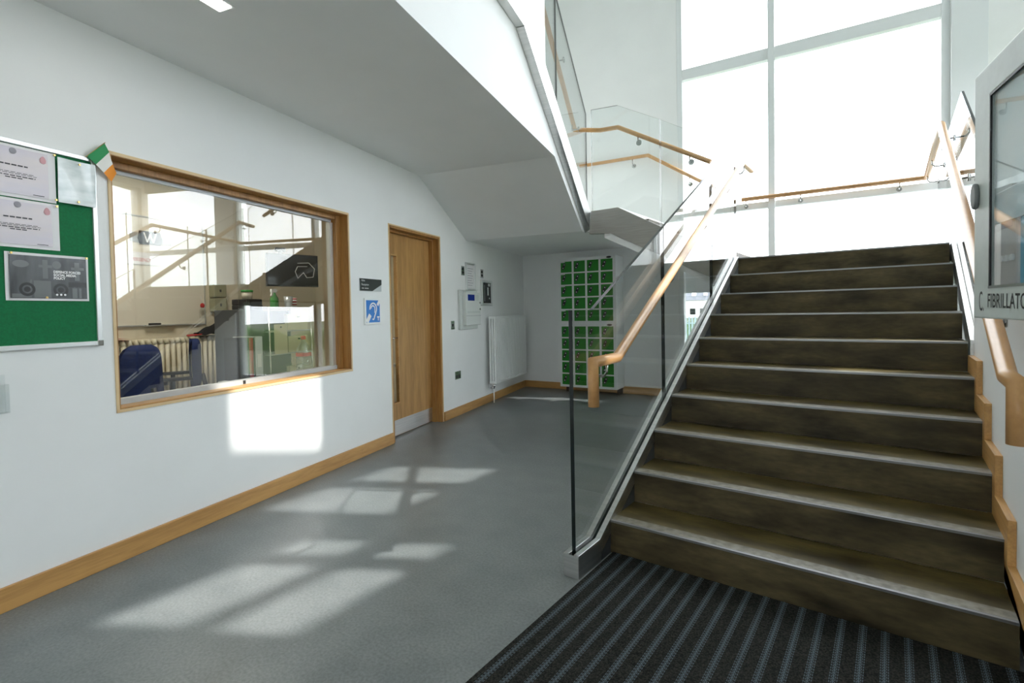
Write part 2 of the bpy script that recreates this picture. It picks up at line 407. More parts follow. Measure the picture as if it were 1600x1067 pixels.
# skirtings
for a, b_, in ((-3.0, 4.115), (5.145, TC-.012)):
    struct(B().box(a, b_, -.018, 0, 0, .105).build('baseboard_left', 'oak', loc=W(0, 0), rotz=RW, bevel=.003))
struct(B().box(.012, 2.44, -.018, 0, 0, .105).build('baseboard_far', 'oak', loc=FW(0), rotz=FA, bevel=.003))
# stepped skirting up the wall beside the stair
pts = [(1.95, 0), (1.95, .1), (Y0-.066, .1)]
for k in range(1, 6): pts += [(Y0+G*(k-1)-.066, R*k+.095), (Y0+G*k-.066 if k < 5 else 3.956, R*k+.095)]
pts += [(3.956, .5)]
struct(B().prism(pts, 'x', X1-.004, .36).build('trim_1', 'oaky', bevel=.002))

# ---- far glazing
def glazing(name, x0, x1, z0, z1, muls, trans, loc, rotz, yc=.06, fw=.07, dp=.11, mat_='frame', splits=None):
    f = B(); f.box(x0, x0+fw, yc-dp/2, yc+dp/2, z0, z1); f.box(x1-fw, x1, yc-dp/2, yc+dp/2, z0, z1)
    f.box(x0+fw, x1-fw, yc-dp/2, yc+dp/2, z0, z0+fw); f.box(x0+fw, x1-fw, yc-dp/2, yc+dp/2, z1-fw, z1)
    root = struct(f.build(name, mat_, loc=loc, rotz=rotz, bevel=.004))
    for a, b_ in muls: B().box(a, b_, yc-dp/2-.03, yc+dp/2, z0+fw, z1-fw).build('mullion', mat_, root, bevel=.004)
    xs = [x0+fw] + [v for m in muls for v in m] + [x1-fw]
    for i in range(0, len(xs), 2):
        zs = [z0+fw] + [v for m in trans for v in m] + [z1-fw]
        for m in trans: B().box(xs[i], xs[i+1], yc-dp/2+.006, yc+dp/2-.01, m[0], m[1]).build('transom', mat_, root, bevel=.004)
        for j in range(0, len(zs), 2):
            B().box(xs[i], xs[i+1], yc-.012, yc+.012, zs[j], zs[j+1]).build('pane', 'facade_glass', root)
    return root
glazing('window_1', *GL, [(3.55, 3.625)], [(2.49, 2.575), (4.345, 4.49), (6.4, 6.5)], FW(0), FA)
for k, (o_, mu, tr_) in enumerate(((SIDE[0], [(-6.42, -6.33), (-4.9, -4.82)], []), (SIDE[1], [], []), (SIDE[2], [(-5.78, -5.66)], []), (SIDE[3], [(-4.44, -4.36)], [(4.66, 4.70)]))):
    glazing('window_%d' % (k+2), *o_, mu, tr_, (XR, 0, 0), -PI/2, yc=-.1, fw=.05)  # unseen side windows, upper ones added to shape the sun patches
glazing('window_6', *GR, [], [(2.49, 2.575)], FW(0), FA)
glazing('door_2', *ent[0][:2], .01, 2.2, [(-1.10, -1.0)], [], (0, YB, 0), 0, yc=-.1)
struct(B().box(5.285, 5.575, -.05, 0, 0, HT).build('trim_2', 'frame', loc=FW(0), rotz=FA, bevel=.003))

# ---- reception hatch: oak lining, tracks, two sliding sheets
lin = B(); a, b_, z0, z1 = WIN; e = .016
for (xx0, xx1, zz0, zz1) in ((a, a+e, z0, z1), (b_-e, b_, z0, z1), (a+e, b_-e, z0, z0+e), (a+e, b_-e, z1-e, z1)):
    lin.m(0).box(xx0, xx1, -.004, .15, zz0, zz1)
hatch = struct(lin.build('window_7', 'oakz', loc=W(0, 0), rotz=RW))
f = B(); i = a+e; k_ = b_-e
f.box(i, i+.03, .09, .15, z0+e, z1-e); f.box(k_-.05, k_, .075, .15, z0+e, z1-e); f.box(i+.03, k_-.05, .085, .15, z1-e-.035, z1-e)
f.build('inner_frame', 'oakz', hatch, bevel=.002)
B().box(i, k_, .002, .15, z0+e-.004, z0+e+.004).build('sill', 'oak', hatch)
B().box(a-.002, b_+.002, -.006, .0, z1-.012, z1+.004).box(b_-.01, b_+.004, -.006, 0, z0, z1).box(a-.004, a+.01, -.006, 0, z0, z1).box(a-.004, b_+.004, -.006, 0, z0-.004, z0+.012).build('architrave_edge', 'oakedge', hatch)
tr = B(); tr.box(i+.03, k_-.05, .1, .15, z0+e, z0+e+.035); tr.box(i+.03, k_-.05, .125, .15, z1-e-.055, z1-e-.035)
tr.build('sliding_track', 'track', hatch)
B().box(k_-.085, k_-.05, .11, .15, z0+e+.035, z1-e-.062).build('end_post', 'alu', hatch)
B().box(i+.03, 2.60, .112, .118, z0+e+.03, z1-e-.06).build('sliding_pane', 'hatch_glass', hatch)
B().box(2.53, k_-.07, .132, .138, z0+e+.03, z1-e-.06).build('sliding_pane', 'hatch_glass', hatch)
B().box(2.515, 2.535, .098, .101, z0+e+.006, z0+e+.03).build('pane_catch', 'black', hatch)

# ---- oak door to the reception office
dr = B(); a, b_, z1 = DOR[0], DOR[1], DOR[3]; e = .032
dr.box(a, a+e, 0, .15, 0, z1); dr.box(b_-e, b_, 0, .15, 0, z1); dr.box(a+e, b_-e, 0, .15, z1-e, z1)
dr.box(a+e, a+e+.015, .09, .12, 0, z1-e); dr.box(b_-e-.02, b_-e, .07, .12, 0, z1-e); dr.box(a+e, b_-e, .07, .12, z1-e-.02, z1-e)
door = struct(dr.build('door_1', 'oakz', loc=W(0, 0), rotz=RW, bevel=.002))
B().box(a-.004, a+.006, -.005, 0, 0, z1+.004).box(b_-.008, b_+.004, -.005, 0, 0, z1+.004).box(a, b_, -.005, 0, z1-.008, z1+.004).build('architrave_edge', 'oakedge', door)
la, lb, lz = a+e+.003, b_-e-.003, z1-e-.003
vp = (4.26, 4.435, .33, 1.84)
leaf = holed(B(), la, lb, .008, lz, .12, .15, [vp]).build('door_leaf', 'door', door)
bead = B(); t_ = .014
for (xx0, xx1, zz0, zz1) in ((vp[0], vp[0]+t_, vp[2], vp[3]), (vp[1]-t_, vp[1], vp[2], vp[3]), (vp[0]+t_, vp[1]-t_, vp[2], vp[2]+t_), (vp[0]+t_, vp[1]-t_, vp[3]-t_, vp[3])):
    bead.box(xx0, xx1, .114, .15, zz0, zz1)
bead.build('vision_panel_bead', 'oak', leaf); B().box(vp[0]+t_, vp[1]-t_, .133, .139, vp[2]+t_, vp[3]-t_).build('vision_panel', 'glass', leaf)
B().box(la+.004, lb-.004, .1175, .12, .012, .165).build('kick_plate', 'steel', leaf)
h = B(); h.tube([(la+.06, .12, 1.0), (la+.06, .07, 1.0), (la+.18, .07, 1.0)], .009, 10); h.lathe([(.026, .12), (.026, .112)], 16, (la+.06, 0, 1.0), 'y'); h.build('door_handle', 'chrome', leaf)

# ================================================================== STAIRS
stair = thing('staircase', 'dark brown sealed stair flight of ten risers rising between the two glass balustrades', 'staircase', (0, 0, 0))
lip = .075
def step(k, parent, landing=False):
    y = Y0+G*(k-1); ye = y+.06 if landing else y+G+.004
    o = B().box(X0+.003, X1-.003, y, ye, R*(k-1)-(.0 if k > 1 else 0), R*k-.0035).build('step', 'step', parent)
    nb = B(); nb.m(0).box(X0+.003, X1-.003, y+.012, y+lip, R*k-.0035, R*k); nb.m(1).box(X0+.003, X1-.003, y-.004, y+.012, R*k-.011, R*k-.0005)
    nb.build('nosing', ['nosing', 'nosing_lip'], o)
    if not landing: B().box(X0+.003, X1-.003, y+lip, ye-.004, R*k-.0035, R*k-.0012).build('tread', 'tread', o)
    return o
for k in range(1, 10): step(k, stair)
step(10, stair, True)
B().prism([(Y0+.25, 0.0), (5.2, 1.50), (5.2, 1.42), (Y0+.4, -.0)], 'x', X0+.01, X1-.01).build('stair_soffit', 'white', stair)
# landing
lp = [(-1.40, 5.265), (X1-.003, 5.265), (X1-.003, far_y(X1)-.01), (-1.40, far_y(-1.4)-.01)]
struct(B().prism(lp, 'z', 1.45, 1.70).build('floor_landing', ['step']))
# short flight from the landing to the quarter landing, with its steel string
fl = thing('staircase', 'short side flight with brushed steel string climbing from the landing towards the white wall', 'staircase', (0, 0, 0))
for k in range(1, 4):
    xx = -1.40-.32*(k-1)
    B().prism([(xx, 5.335), (xx-.32, 5.335), (xx-.32, far_y(xx-.32)-.01), (xx, far_y(xx)-.01)], 'z', 1.70+.165*(k-1)+(.06 if k > 1 else 0), 1.70+.165*k).build('step', 'step', fl)
sp = [(-2.685, 2.355), (-2.365, 2.355), (-1.22, 1.715), (-1.22, 1.44), (-2.455, 2.082), (-2.71, 2.10)]
B().prism(sp, 'y', 5.285, 5.335).build('steel_string', 'steelw', fl, bevel=.003)
B().prism([(-2.53, 2.139), (-2.455, 2.10), (-1.22, 1.445), (-1.22, 1.385), (-2.53, 2.04)], 'y', 5.30, 7.05).build('soffit_band', 'white', fl)
# upper flight and first floor: steel edge with glass above it
ub = thing('glass_balustrade', 'glass balustrade in steel channel along the raised white floor edge and upper flight', 'balustrade', W(0, 0), RW)
def zc(t): return 3.375 if t < 3.69 else 3.375-(t-3.69)*.5487
for seg_ in ([(-1.75, 3.375), (.5, 3.375), (.5, 3.61), (-1.75, 3.61)], [(.504, 3.375), (3.69, 3.375), (3.75, 3.575), (3.69, 3.61), (.504, 3.61)], [(3.693, 3.372), (5.95, 2.135), (5.95, 2.385), (3.755, 3.574)]):
    B().prism(seg_, 'y', -1.545, -1.476).build('base_channel', 'steel', ub, bevel=.003)
for ta, tb in ((-1.75, .498), (.51, 3.684), (3.70, 4.645), (4.655, 5.90)):
    flat_glass([(ta, zc(ta)+.20), (tb, zc(tb)+.20), (tb, zc(tb)+1.32), (ta, zc(ta)+1.32)], 'y', -1.522, -1.508, 'glass_panel', ub)
# short flight balustrade
sb = thing('glass_balustrade', 'glass balustrade on the brushed steel string of the short side flight', 'balustrade', (0, 0, 0))
def zs_(x): return 2.355 if x < -2.365 else 2.355-(x+2.365)*.559
flat_glass([(-2.68, 2.30), (-2.365, 2.30), (-1.905, zs_(-1.905)-.05), (-1.905, zs_(-1.905)+1.10), (-2.365, 3.46), (-2.68, 3.49)], 'y', 5.303, 5.317, 'glass_panel', sb)
flat_glass([(-1.893, zs_(-1.893)-.05), (-1.225, 1.68), (-1.225, 2.78), (-1.893, zs_(-1.893)+1.10)], 'y', 5.303, 5.317, 'glass_panel', sb)

# ---- balustrade on the open side of the stair
def zt(y): return .112 if y < 2.285 else .112+(y-2.285)*.5485
def channel(parent, xo, y_list, zb, name='base_channel'):
    """twin bars with a slot over a body; y_list of (y, ztop)"""
    top = y_list
    body = [(y, z-.03) for y, z in top] + zb
    c = B(); c.prism(body, 'x', xo, xo+.079)
    for x in (xo, xo+.052):
        c.prism(top + [(y, z-.031) for y, z in reversed(top)], 'x', x, x+.027)
    return c.build(name, 'steel', parent, bevel=.0015)
lb_ = thing('glass_balustrade', 'glass balustrade with black leading edge beside the open flank of the dark stair', 'balustrade', (0, 0, 0))
channel(lb_, -1.215, [(2.066, .112), (2.285, .112), (5.2, 1.711)], [(5.2, 1.63), (2.30, .04), (2.296, 0), (2.066, 0)])
B().box(-1.214, -1.137, 2.062, 2.066, .004, .108).build('end_plate', 'steel', lb_)
B().prism([(2.302, .0), (2.46, .0), (5.2, 1.40), (5.2, 1.66), (2.302, .07)], 'x', -1.165, -1.1375).build('string_plate', 'steeld', lb_)
def gt(y): return 1.243 if y < 2.3 else 1.243+(y-2.3)*.519
for ya, yb in ((2.095, 3.305), (3.313, 4.435), (4.443, 5.27)):
    top = [(yb, gt(yb)), (ya, gt(ya))] if ya > 2.3 else [(yb, gt(yb)), (2.3, 1.243), (ya, 1.243)]
    bot = [(ya, zt(ya)-.025), (yb, zt(yb)-.025)] if ya > 2.285 else [(ya, .087), (2.285, .087), (yb, zt(yb)-.025)]
    flat_glass(bot + top, 'x', -1.1875, -1.1675, 'glass_panel', lb_)
# ---- balustrade above the wall on the other side
rb = thing('glass_balustrade', 'glass balustrade rising from the stepped oak skirting past the defibrillator cabinet to the landing', 'balustrade', (0, 0, 0))
channel(rb, .345, [(3.96, zt(3.96)), (5.2, 1.711), (7.28, 1.711)], [(7.28, 1.56), (5.2, 1.56), (3.96, .88)])
for ya, yb in ((3.99, 4.9), (4.908, 6.08), (6.088, 7.26)):
    f2 = lambda y: 1.62+(y-2.945)*.545 if y < 4.9 else 2.72
    flat_glass([(ya, (zt(ya) if ya < 5.2 else 1.711)-.025)] + ([(5.2, 1.686)] if ya < 5.2 < yb else []) + [(yb, (zt(yb) if yb < 5.2 else 1.711)-.025), (yb, f2(yb)), (ya, f2(ya))], 'x', .374, .388, 'glass_panel', rb)

# ---- handrails
def bracket(parent, x, y, z, side, wall_x):
    """steel hook from the glass or wall to the underside of the rail; side = direction of the wall in x"""
    b = B(); b.tube([(x, y, z-.02), (x, y, z-.062), (x+side*.02, y, z-.085), (wall_x, y, z-.085)], .0065, 8)
    b.lathe([(.024, 0), (.024, -side*.008)], 16, (wall_x, y, z-.085), 'x')
    return b.build('bracket', 'bracket', parent)
def zr(y): return 1.0+(y-2.42)*.5635
lr = thing('handrail', 'round beech handrail with upturned end fixed inside the black edged stair glass', 'handrail', (0, 0, 0))
B().tube([(-1.105, 2.175, .79), (-1.105, 2.175, .998), (-1.105, 2.44, 1.0), (-1.105, 5.25, 2.585), (-1.105, 5.62, 2.585)], .026, 20).build('rail', 'beech', lr)
for y in (2.32, 3.30, 4.05, 4.75, 5.30): bracket(lr, -1.105, y, zr(y) if 2.44 < y < 5.25 else (1.0 if y < 3 else 2.585), -1, -1.168)
rr = thing('handrail', 'round beech handrail on the white wall running under the defibrillator cabinet and round the landing', 'handrail', (0, 0, 0))
gy = far_y(.28)-.07
B().tube([(.290, 2.135, .822), (.290, 2.135, 1.0), (.290, 2.31, 1.004), (.288, 5.25, 2.605), (.288, gy, 2.615), (FW(3.254, .07).x, FW(3.254, .07).y, 2.615)], .026, 20).build('rail', 'beech', rr)
for y in (2.9, 3.7): bracket(rr, .288, y, .985+(y-2.44)*.575, 1, .36)
for y in (4.4, 5.4, 6.4, 7.2): bracket(rr, .288, y, .985+(y-2.44)*.575 if y < 5.25 else 2.61, 1, .374)
for s in (3.30, 3.9, 4.85):
    p = FW(s, .07, 2.615); w_ = FW(s, .012, 2.53)
    b = B(); b.tube([p-Vector((0, 0, .02)), p-Vector((0, 0, .06)), (p+w_)/2-Vector((0, 0, .043)), w_], .0065, 8)
    b.tube([w_, w_-FN*.008], .026, 14); b.build('bracket', 'bracket', rr)
mr_ = thing('handrail', 'round beech handrail on the inner face of the short side flight and upper flight glass', 'handrail', (0, 0, 0))
p1, p2 = W(1.43, 3.75, zc(3.75)+1.15), W(1.43, 5.72, 3.262)
B().tube([p1, p2, (-2.60, 5.37, 3.262), (-2.385, 5.37, 3.245), (-1.42, 5.37, 2.68)], .024, 16).build('rail', 'beech', mr_)
for x, z in ((-2.16, 3.11), (-1.62, 2.80)):
    b = B(); b.tube([(x, 5.37, z-.02), (x, 5.37, z-.07), (x+.03, 5.33, z-.10), (x+.03, 5.318, z-.10)], .0065, 8); b.lathe([(.03, 5.326), (.03, 5.318)], 16, (x+.03, 0, z-.10), 'y'); b.build('bracket', 'bracket', mr_)
for t_ in (4.2, 5.0, 5.6):
    p = W(1.43, t_, zc(t_)+1.13 if t_ < 5.6 else 3.30); g_ = W(1.508, t_, p.z-.08)
    b = B(); b.tube([p-Vector((0, 0, .02)), p-Vector((0, 0, .08)), g_], .0065, 8); b.tube([g_, g_-N*.012], .028, 14); b.build('bracket', 'bracket', mr_)
wr = thing('handrail', 'round beech handrail on the far white wall above the short side flight', 'handrail', FW(0), FA)
B().tube([(1.05, -.075, 3.41), (2.07, -.075, 3.392), (2.706, -.075, 2.962), (3.12, -.075, 2.70)], .024, 16).build('rail', 'beech', wr)
for s, z in ((1.85, 3.395), (2.62, 3.02)):
    b = B(); b.tube([(s, -.075, z-.02), (s, -.075, z-.08), (s, -.03, z-.1), (s, 0, z-.1)], .0065, 8); b.lathe([(.03, -.008), (.03, 0)], 16, (s, 0, z-.1), 'y'); b.build('bracket', 'bracket', wr)

# ================================================================== THINGS
tag(B().box(-1.1235, .355, -2.0, Y0-.004, .0005, .008).build('entrance_mat', 'mat'), 'black ribbed entrance mat laid at the foot of the dark stair', 'mat')

# ---- noticeboard
nbd = thing('noticeboard', 'green felt noticeboard in aluminium frame beside the reception hatch', 'noticeboard', W(0, .40, 1.117), RW)
bw, bh = 1.19, .92
B().box(.02, bw-.02, -.012, -.002, .02, bh-.02).build('felt', 'green_felt', nbd)
fr = B()
for (xx0, xx1, zz0, zz1) in ((0, .022, 0, bh), (bw-.022, bw, 0, bh), (.022, bw-.022, 0, .022), (.022, bw-.022, bh-.022, bh)): fr.box(xx0, xx1, -.02, 0, zz0, zz1)
fr.build('frame', 'alu', nbd, bevel=.003)
for x in (.012, bw-.012):
    B().box(x-.014, x+.014, -.023, -.001, -.002, .026).build('corner_cap', 'chrome', nbd, bevel=.002)
def sheet(b, x0, x1, z0, z1, curl=.004, y=0, nu=8, nv=6):
    return b.grid(nu, nv, lambda u, v: (x0+(x1-x0)*u, y-curl*math.sin(3*u+1.5*v)**2-curl*.5*(u > .99 or v < .01), z0+(z1-z0)*v))
def pin(x, z, label, dist=.0205):
    p = B(); p.lathe([(.0045, -.009), (.0055, -.006), (.003, -.004), (.0028, 0)], 10, (0, 0, 0), 'y')
    return tag(p.build('drawing_pin', 'brass', loc=W(dist, x, z), rotz=RW), label, 'pin', 'drawing pins on the noticeboard')
def certificate(x0, x1, z0, z1, label):
    r = thing('certificate', label, 'certificate', W(.014, x0, z0), RW, 'certificates on the noticeboard')
    w_, h_ = x1-x0, z1-z0
    b = B(); b.m(0); sheet(b, 0, w_, 0, h_, .002); o = b.build('paper', 'paper', r)
    B().face([(.012, -.005, .014), (w_-.03, -.005, .014), (w_-.03, -.005, h_-.012), (.012, -.005, h_-.012)]).build('print', 'lilac', r, fix=False)
    t = B(); t.m(0)
    for zz, ww, hh in ((.60, .34, .006), (.47, .5, .0022), (.445, .55, .0022), (.40, .52, .0042), (.36, .2, .0042)):
        n_ = int(ww*70)
        for i_ in range(n_):
            if (i_*7) % 5 == 3: continue
            xa = w_*.48-w_*ww/2+w_*ww*i_/n_; t.face([(xa, -.0062, h_*zz), (xa+w_*ww/n_*.9, -.0062, h_*zz), (xa+w_*ww/n_*.9, -.0062, h_*zz+hh), (xa, -.0062, h_*zz+hh)])
    for xx in (.05, .70): t.face([(w_*xx, -.0062, h_*.09), (w_*(xx+.14), -.0062, h_*.09), (w_*(xx+.14), -.0062, h_*.09+.003), (w_*xx, -.0062, h_*.09+.003)])
    t.build('wording', 'ink', r, fix=False)
    s = B()
    for dz in (.0, .016):
        s.tube([(w_*.14+.012*math.cos(a_), -.0065, h_*.85+dz+.008*math.sin(a_)) for a_ in [i_*.7 for i_ in range(10)]], .0014, 5)
    s.build('emblem', 'inkgrey', r)
    e_ = B(); e_.lathe([(.013, -.0066), (.013, -.006)], 18, (w_*.48, 0, h_*.88), 'y'); e_.build('seal', 'inkgrey', r)
    e_ = B(); e_.prism([(w_*.84+.012*math.cos(a_)*(1-.3*math.sin(a_)), h_*.82+.017*math.sin(a_)) for a_ in [i_*.5 for i_ in range(12)]], 'y', -.0068, -.006); e_.build('flame_emblem', 'pink', r)
    B().face([(.0, -.0065, .02), (.05, -.0065, .02), (.05, -.0065, .05), (.0, -.0065, .05)]).build('sticker', 'paper', r, fix=False)
    return r
certificate(1.115, 1.418, 1.785, 2.012, 'lilac tinted certificate in plastic cover, the upper of the pair on the green board')
certificate(1.125, 1.425, 1.567, 1.780, 'lilac tinted certificate in plastic cover, just above the dark printed poster')
b = B(); b.m(0); sheet(b, 0, .158, 0, .208, .006, nu=14, nv=14)
o = b.build('plastic_sleeve', 'sleeve', loc=W(.0215, 1.423, 1.793), rotz=RW); tag(o, 'crinkled clear plastic sleeve at the top corner of the noticeboard under the flag', 'sleeve')
po = thing('poster', 'dark grey DEFENCE FORCES SOCIAL MEDIA POLICY poster pinned on the green board', 'poster', W(.0135, 1.216, 1.335), RW)
pw, ph_ = .322, .212
b = B(); sheet(b, 0, pw, 0, ph_, .003); b.build('paper', 'paper', po)
pr = B().face([(.014, -.0052, .010), (pw-.010, -.0052, .010), (pw-.010, -.0052, ph_-.012), (.014, -.0052, ph_-.012)]).build('print', 'posterdark', po, fix=False)
g_ = B(); y = -.0058
def rect(b, x0, x1, z0, z1, y): return b.face([(x0, y, z0), (x1, y, z0), (x1, y, z1), (x0, y, z1)])
rect(g_, .135, .155, .10, .185, y); rect(g_, .12, .172, .150, .162, y)
rect(g_, .262, .282, .095, .182, y); rect(g_, .248, .302, .146, .158, y)
rect(g_, .10, .165, .013, .09, y); rect(g_, .02, .09, .013, .03, y)
rect(g_, .25, .27, .013, .06, y); rect(g_, .278, .288, .013, .06, y)
g_.prism([(.19+.018*math.cos(i_*.4), .165+.018*math.sin(i_*.4)) for i_ in range(16)], 'y', y, y-.0001)
g_.prism([(.055+.03*math.cos(i_*.4), .162+.016*math.sin(i_*.4)) for i_ in range(16)], 'y', y, y-.0001)
g_.prism([(.26+.009*math.cos(i_*.4), .072+.009*math.sin(i_*.4)) for i_ in range(16)], 'y', y, y-.0001)
g_.build('grey_letter_shapes', 'postermid', pr, fix=False)
g_ = B()
for cx in (.075, .203):
    for i_ in range(28):
        a0, a1 = 2*PI*i_/28, 2*PI*(i_+1)/28
        for ra, rb_ in ((.030, .019), (.012, .0)):
            g_.face([(cx+rb_*math.cos(a0), y-.0004, .05+rb_*math.sin(a0)), (cx+ra*math.cos(a0), y-.0004, .05+ra*math.sin(a0)), (cx+ra*math.cos(a1), y-.0004, .05+ra*math.sin(a1))] + ([(cx+rb_*math.cos(a1), y-.0004, .05+rb_*math.sin(a1))] if rb_ else []))
rect(g_, .235, .31, .065, .088, y-.0002); g_.build('round_speaker_shapes', 'posterlow', pr, fix=False)
t = B()
for i_, s_ in enumerate(('DEFENCE FORCES', 'SOCIAL MEDIA', 'POLICY')): t.text(s_, .0155, .176, .128-.0145*i_, y-.0008, sx=.88, bold=.0007)
for cx in (.187, .203, .219):
    t.prism([(cx+.005*math.cos(i_*.63), .028+.005*math.sin(i_*.63)) for i_ in range(10)], 'y', y-.0008, y-.0009)
t.build('lettering', 'posterwhite', pr, fix=False)
for x, z, l in ((1.236, 1.541, 'brass drawing pin at the top of the dark poster, nearer the certificates'), (1.527, 1.541, 'brass drawing pin at the upper corner of the dark poster nearest the hatch'), (1.36, 1.349, 'brass drawing pin in the lower edge of the dark poster'),
                (1.412, 1.80, 'brass drawing pin in the bottom corner of the upper certificate'), (1.413, 1.770, 'brass drawing pin in the top corner of the lower certificate'),
                (1.412, 2.005, 'brass drawing pin in the top corner of the upper certificate'), (1.51, 1.985, 'brass drawing pin at the top of the crinkled plastic sleeve'), (1.50, 1.806, 'brass drawing pin at the foot of the crinkled plastic sleeve')):
    pin(x, z, l, .0275 if 'sleeve' in l else .0205)
# flag
fg = thing('flag', 'small green, white and orange paper flag hooked on the top corner of the hatch frame', 'flag', W(.014, 1.553, 1.945), RW)
ST = [((-.006, .092), (.073, .175)), ((.029, .06), (.099, .14)), ((.069, .03), (.115, .085)), ((.107, -.005), (.125, .040))]   # hoist, two colour joints, fly
def flag_pt(u, v):
    k = min(2, int(u*3)); f = u*3-k
    a0, a1 = (ST[k][e][0]*(1-f)+ST[k+1][e][0]*f for e in (0, 1)); b0, b1 = (ST[k][e][1]*(1-f)+ST[k+1][e][1]*f for e in (0, 1))
    return (a0*(1-v)+a1*v, -.012-.007*math.sin(5*u+2*v), b0*(1-v)+b1*v)
FG = B(); FG.grid(18, 10, flag_pt, mfn=lambda u, v: 0 if u < .33 else (1 if u < .66 else 2)); FG.build('cloth', ['flag_green', 'flag_white', 'flag_orange'], fg)
B().tube([(-.012, -.012, .086), (.079, -.012, .182)], .002, 6).build('hoist_stick', 'brass', fg)
# clear leaflet holder
lh = B(); lh.box(0, .16, -.035, -.032, 0, .12); lh.box(0, .16, -.003, 0, 0, .16); lh.box(0, .16, -.035, 0, -.003, 0); lh.box(.157, .16, -.035, 0, 0, .12)
tag(lh.build('leaflet_holder', 'clear', loc=W(.001, 1.045, .855), rotz=RW), 'clear acrylic leaflet holder on the white wall below the noticeboard', 'holder')

# ---- signs
rs = thing('sign', 'black Reception sign with a cut silver corner above the blue ear sign', 'sign', W(.001, 3.663, 1.45), RW)
B().box(0, .317, -.006, 0, 0, .108).build('back_plate', 'silver', rs)
B().prism([(0, 0), (.175, 0), (.317, .062), (.317, .108), (0, .108)], 'y', -.0085, -.006).build('black_face', 'signblack', rs)
t = B(); t.text('F\u00e1ilte', .024, .018, .083, -.009); t.text('Reception', .026, .018, .047, -.009)
for i_ in range(9):
    if i_ != 3: rect(t, .022+.011*i_, .030+.011*i_, .019, .026, -.009)
t.build('lettering', 'posterwhite', rs, fix=False)
er = thing('sign', 'blue hearing loop sign with a white ear symbol and letter T', 'sign', W(.001, 3.715, 1.15), RW)
B().box(0, .235, -.014, 0, 0, .235).build('plate', 'white_gloss', er, bevel=.002)
B().box(.018, .217, -.0155, -.0135, .018, .217).build('blue_face', 'blue', er)
t = B(); yy = -.0165
def arc(cx, cz, r, a0, a1, w_, sx=1, n_=20):
    for i_ in range(n_):
        p, q_ = math.radians(a0+(a1-a0)*i_/n_), math.radians(a0+(a1-a0)*(i_+1)/n_)
        t.face([(cx+(r-w_)*sx*math.cos(p), yy, cz+(r-w_)*math.sin(p)), (cx+r*sx*math.cos(p), yy, cz+r*math.sin(p)), (cx+r*sx*math.cos(q_), yy, cz+r*math.sin(q_)), (cx+(r-w_)*sx*math.cos(q_), yy, cz+(r-w_)*math.sin(q_))])
def bar(x0, z0, x1, z1, w_):
    dx, dz = x1-x0, z1-z0; l = math.hypot(dx, dz); nx, nz_ = -dz/l*w_/2, dx/l*w_/2
    t.face([(x0+nx, yy, z0+nz_), (x0-nx, yy, z0-nz_), (x1-nx, yy, z1-nz_), (x1+nx, yy, z1+nz_)])
arc(.118, .142, .056, -12, 190, .014, 1); arc(.113, .14, .034, -30, 175, .011, 1)
bar(.168, .136, .150, .095, .014); bar(.151, .1, .128, .056, .014); arc(.115, .058, .019, 0, -150, .012); bar(.142, .125, .137, .105, .010)
bar(.022, .022, .072, .088, .042); bar(.182, .172, .214, .214, .03); bar(.190, .034, .190, .064, .011); bar(.173, .066, .207, .066, .012)
t.build('ear_symbol', 'posterwhite', er, fix=False)

# ---- fire panel group beyond the door
def wall_thing(name, label, cat, t_, z, group=None): return thing(name, label, cat, W(.001, t_, z), RW, group)
no = wall_thing('framed_notice', 'small framed sheet above the pale fire alarm panel', 'notice', 5.775, 1.52)
fr = B(); w_, h_ = .275, .345
for (xx0, xx1, zz0, zz1) in ((0, .025, 0, h_), (w_-.025, w_, 0, h_), (.025, w_-.025, 0, .025), (.025, w_-.025, h_-.025, h_)): fr.box(xx0, xx1, -.02, 0, zz0, zz1)
fr.build('frame', 'alu', no, bevel=.003); sh = B().box(.022, w_-.022, -.010, 0, .022, h_-.022).build('sheet', 'paper', no)
t = B()
for i_ in range(8): rect(t, .05, .21-.02*(i_ % 3), .27-.03*i_, .276-.03*i_, -.0105)
t.build('wording', 'inkgrey', sh, fix=False)
fp = wall_thing('fire_alarm_panel', 'pale grey fire alarm panel with a blue display and key switches', 'alarm panel', 5.555, 1.03)
B().box(0, .50, -.035, 0, 0, .485).build('surround', 'panelgrey', fp, bevel=.006)
dd_ = B().box(.06, .49, -.085, -.035, .05, .46).build('cabinet_door', 'offwhite', fp, bevel=.006)
B().box(.11, .30, -.0875, -.084, .355, .43).build('display', 'display', dd_); B().box(.30, .42, -.0875, -.084, .355, .43).build('indicator_strip', 'panelgrey', dd_)
B().box(.10, .46, -.087, -.084, .20, .225).build('vent_strip', 'panelgrey', dd_); B().box(.06, .49, -.0868, -.084, .165, .169).build('door_seam', 'inkgrey', dd_)
for z in (.25, .33): l_ = B(); l_.lathe([(.012, -.094), (.012, -.085)], 12, (.455, 0, z), 'y'); l_.build('key_switch', 'chrome', dd_)
bk = wall_thing('control_panel', 'black glass control panel in a silver surround between fire panel and radiator', 'control panel', 6.225, 1.325)
fr = B(); w_, h_ = .36, .345
for (xx0, xx1, zz0, zz1) in ((0, .04, 0, h_), (w_-.04, w_, 0, h_), (.04, w_-.04, 0, .035), (.04, w_-.04, h_-.035, h_)): fr.box(xx0, xx1, -.03, 0, zz0, zz1)
fr.build('surround', 'alu', bk, bevel=.004); gl_ = B().box(.038, w_-.038, -.018, 0, .033, h_-.033).build('black_face', 'blackgloss', bk)
t = B(); rect(t, .225, .30, .265, .30, -.0185); rect(t, .20, .24, .14, .25, -.0185); rect(t, .25, .275, .09, .11, -.0185); rect(t, .10, .108, .06, .28, -.0185); t.build('labels', 'panelgrey', gl_, fix=False)
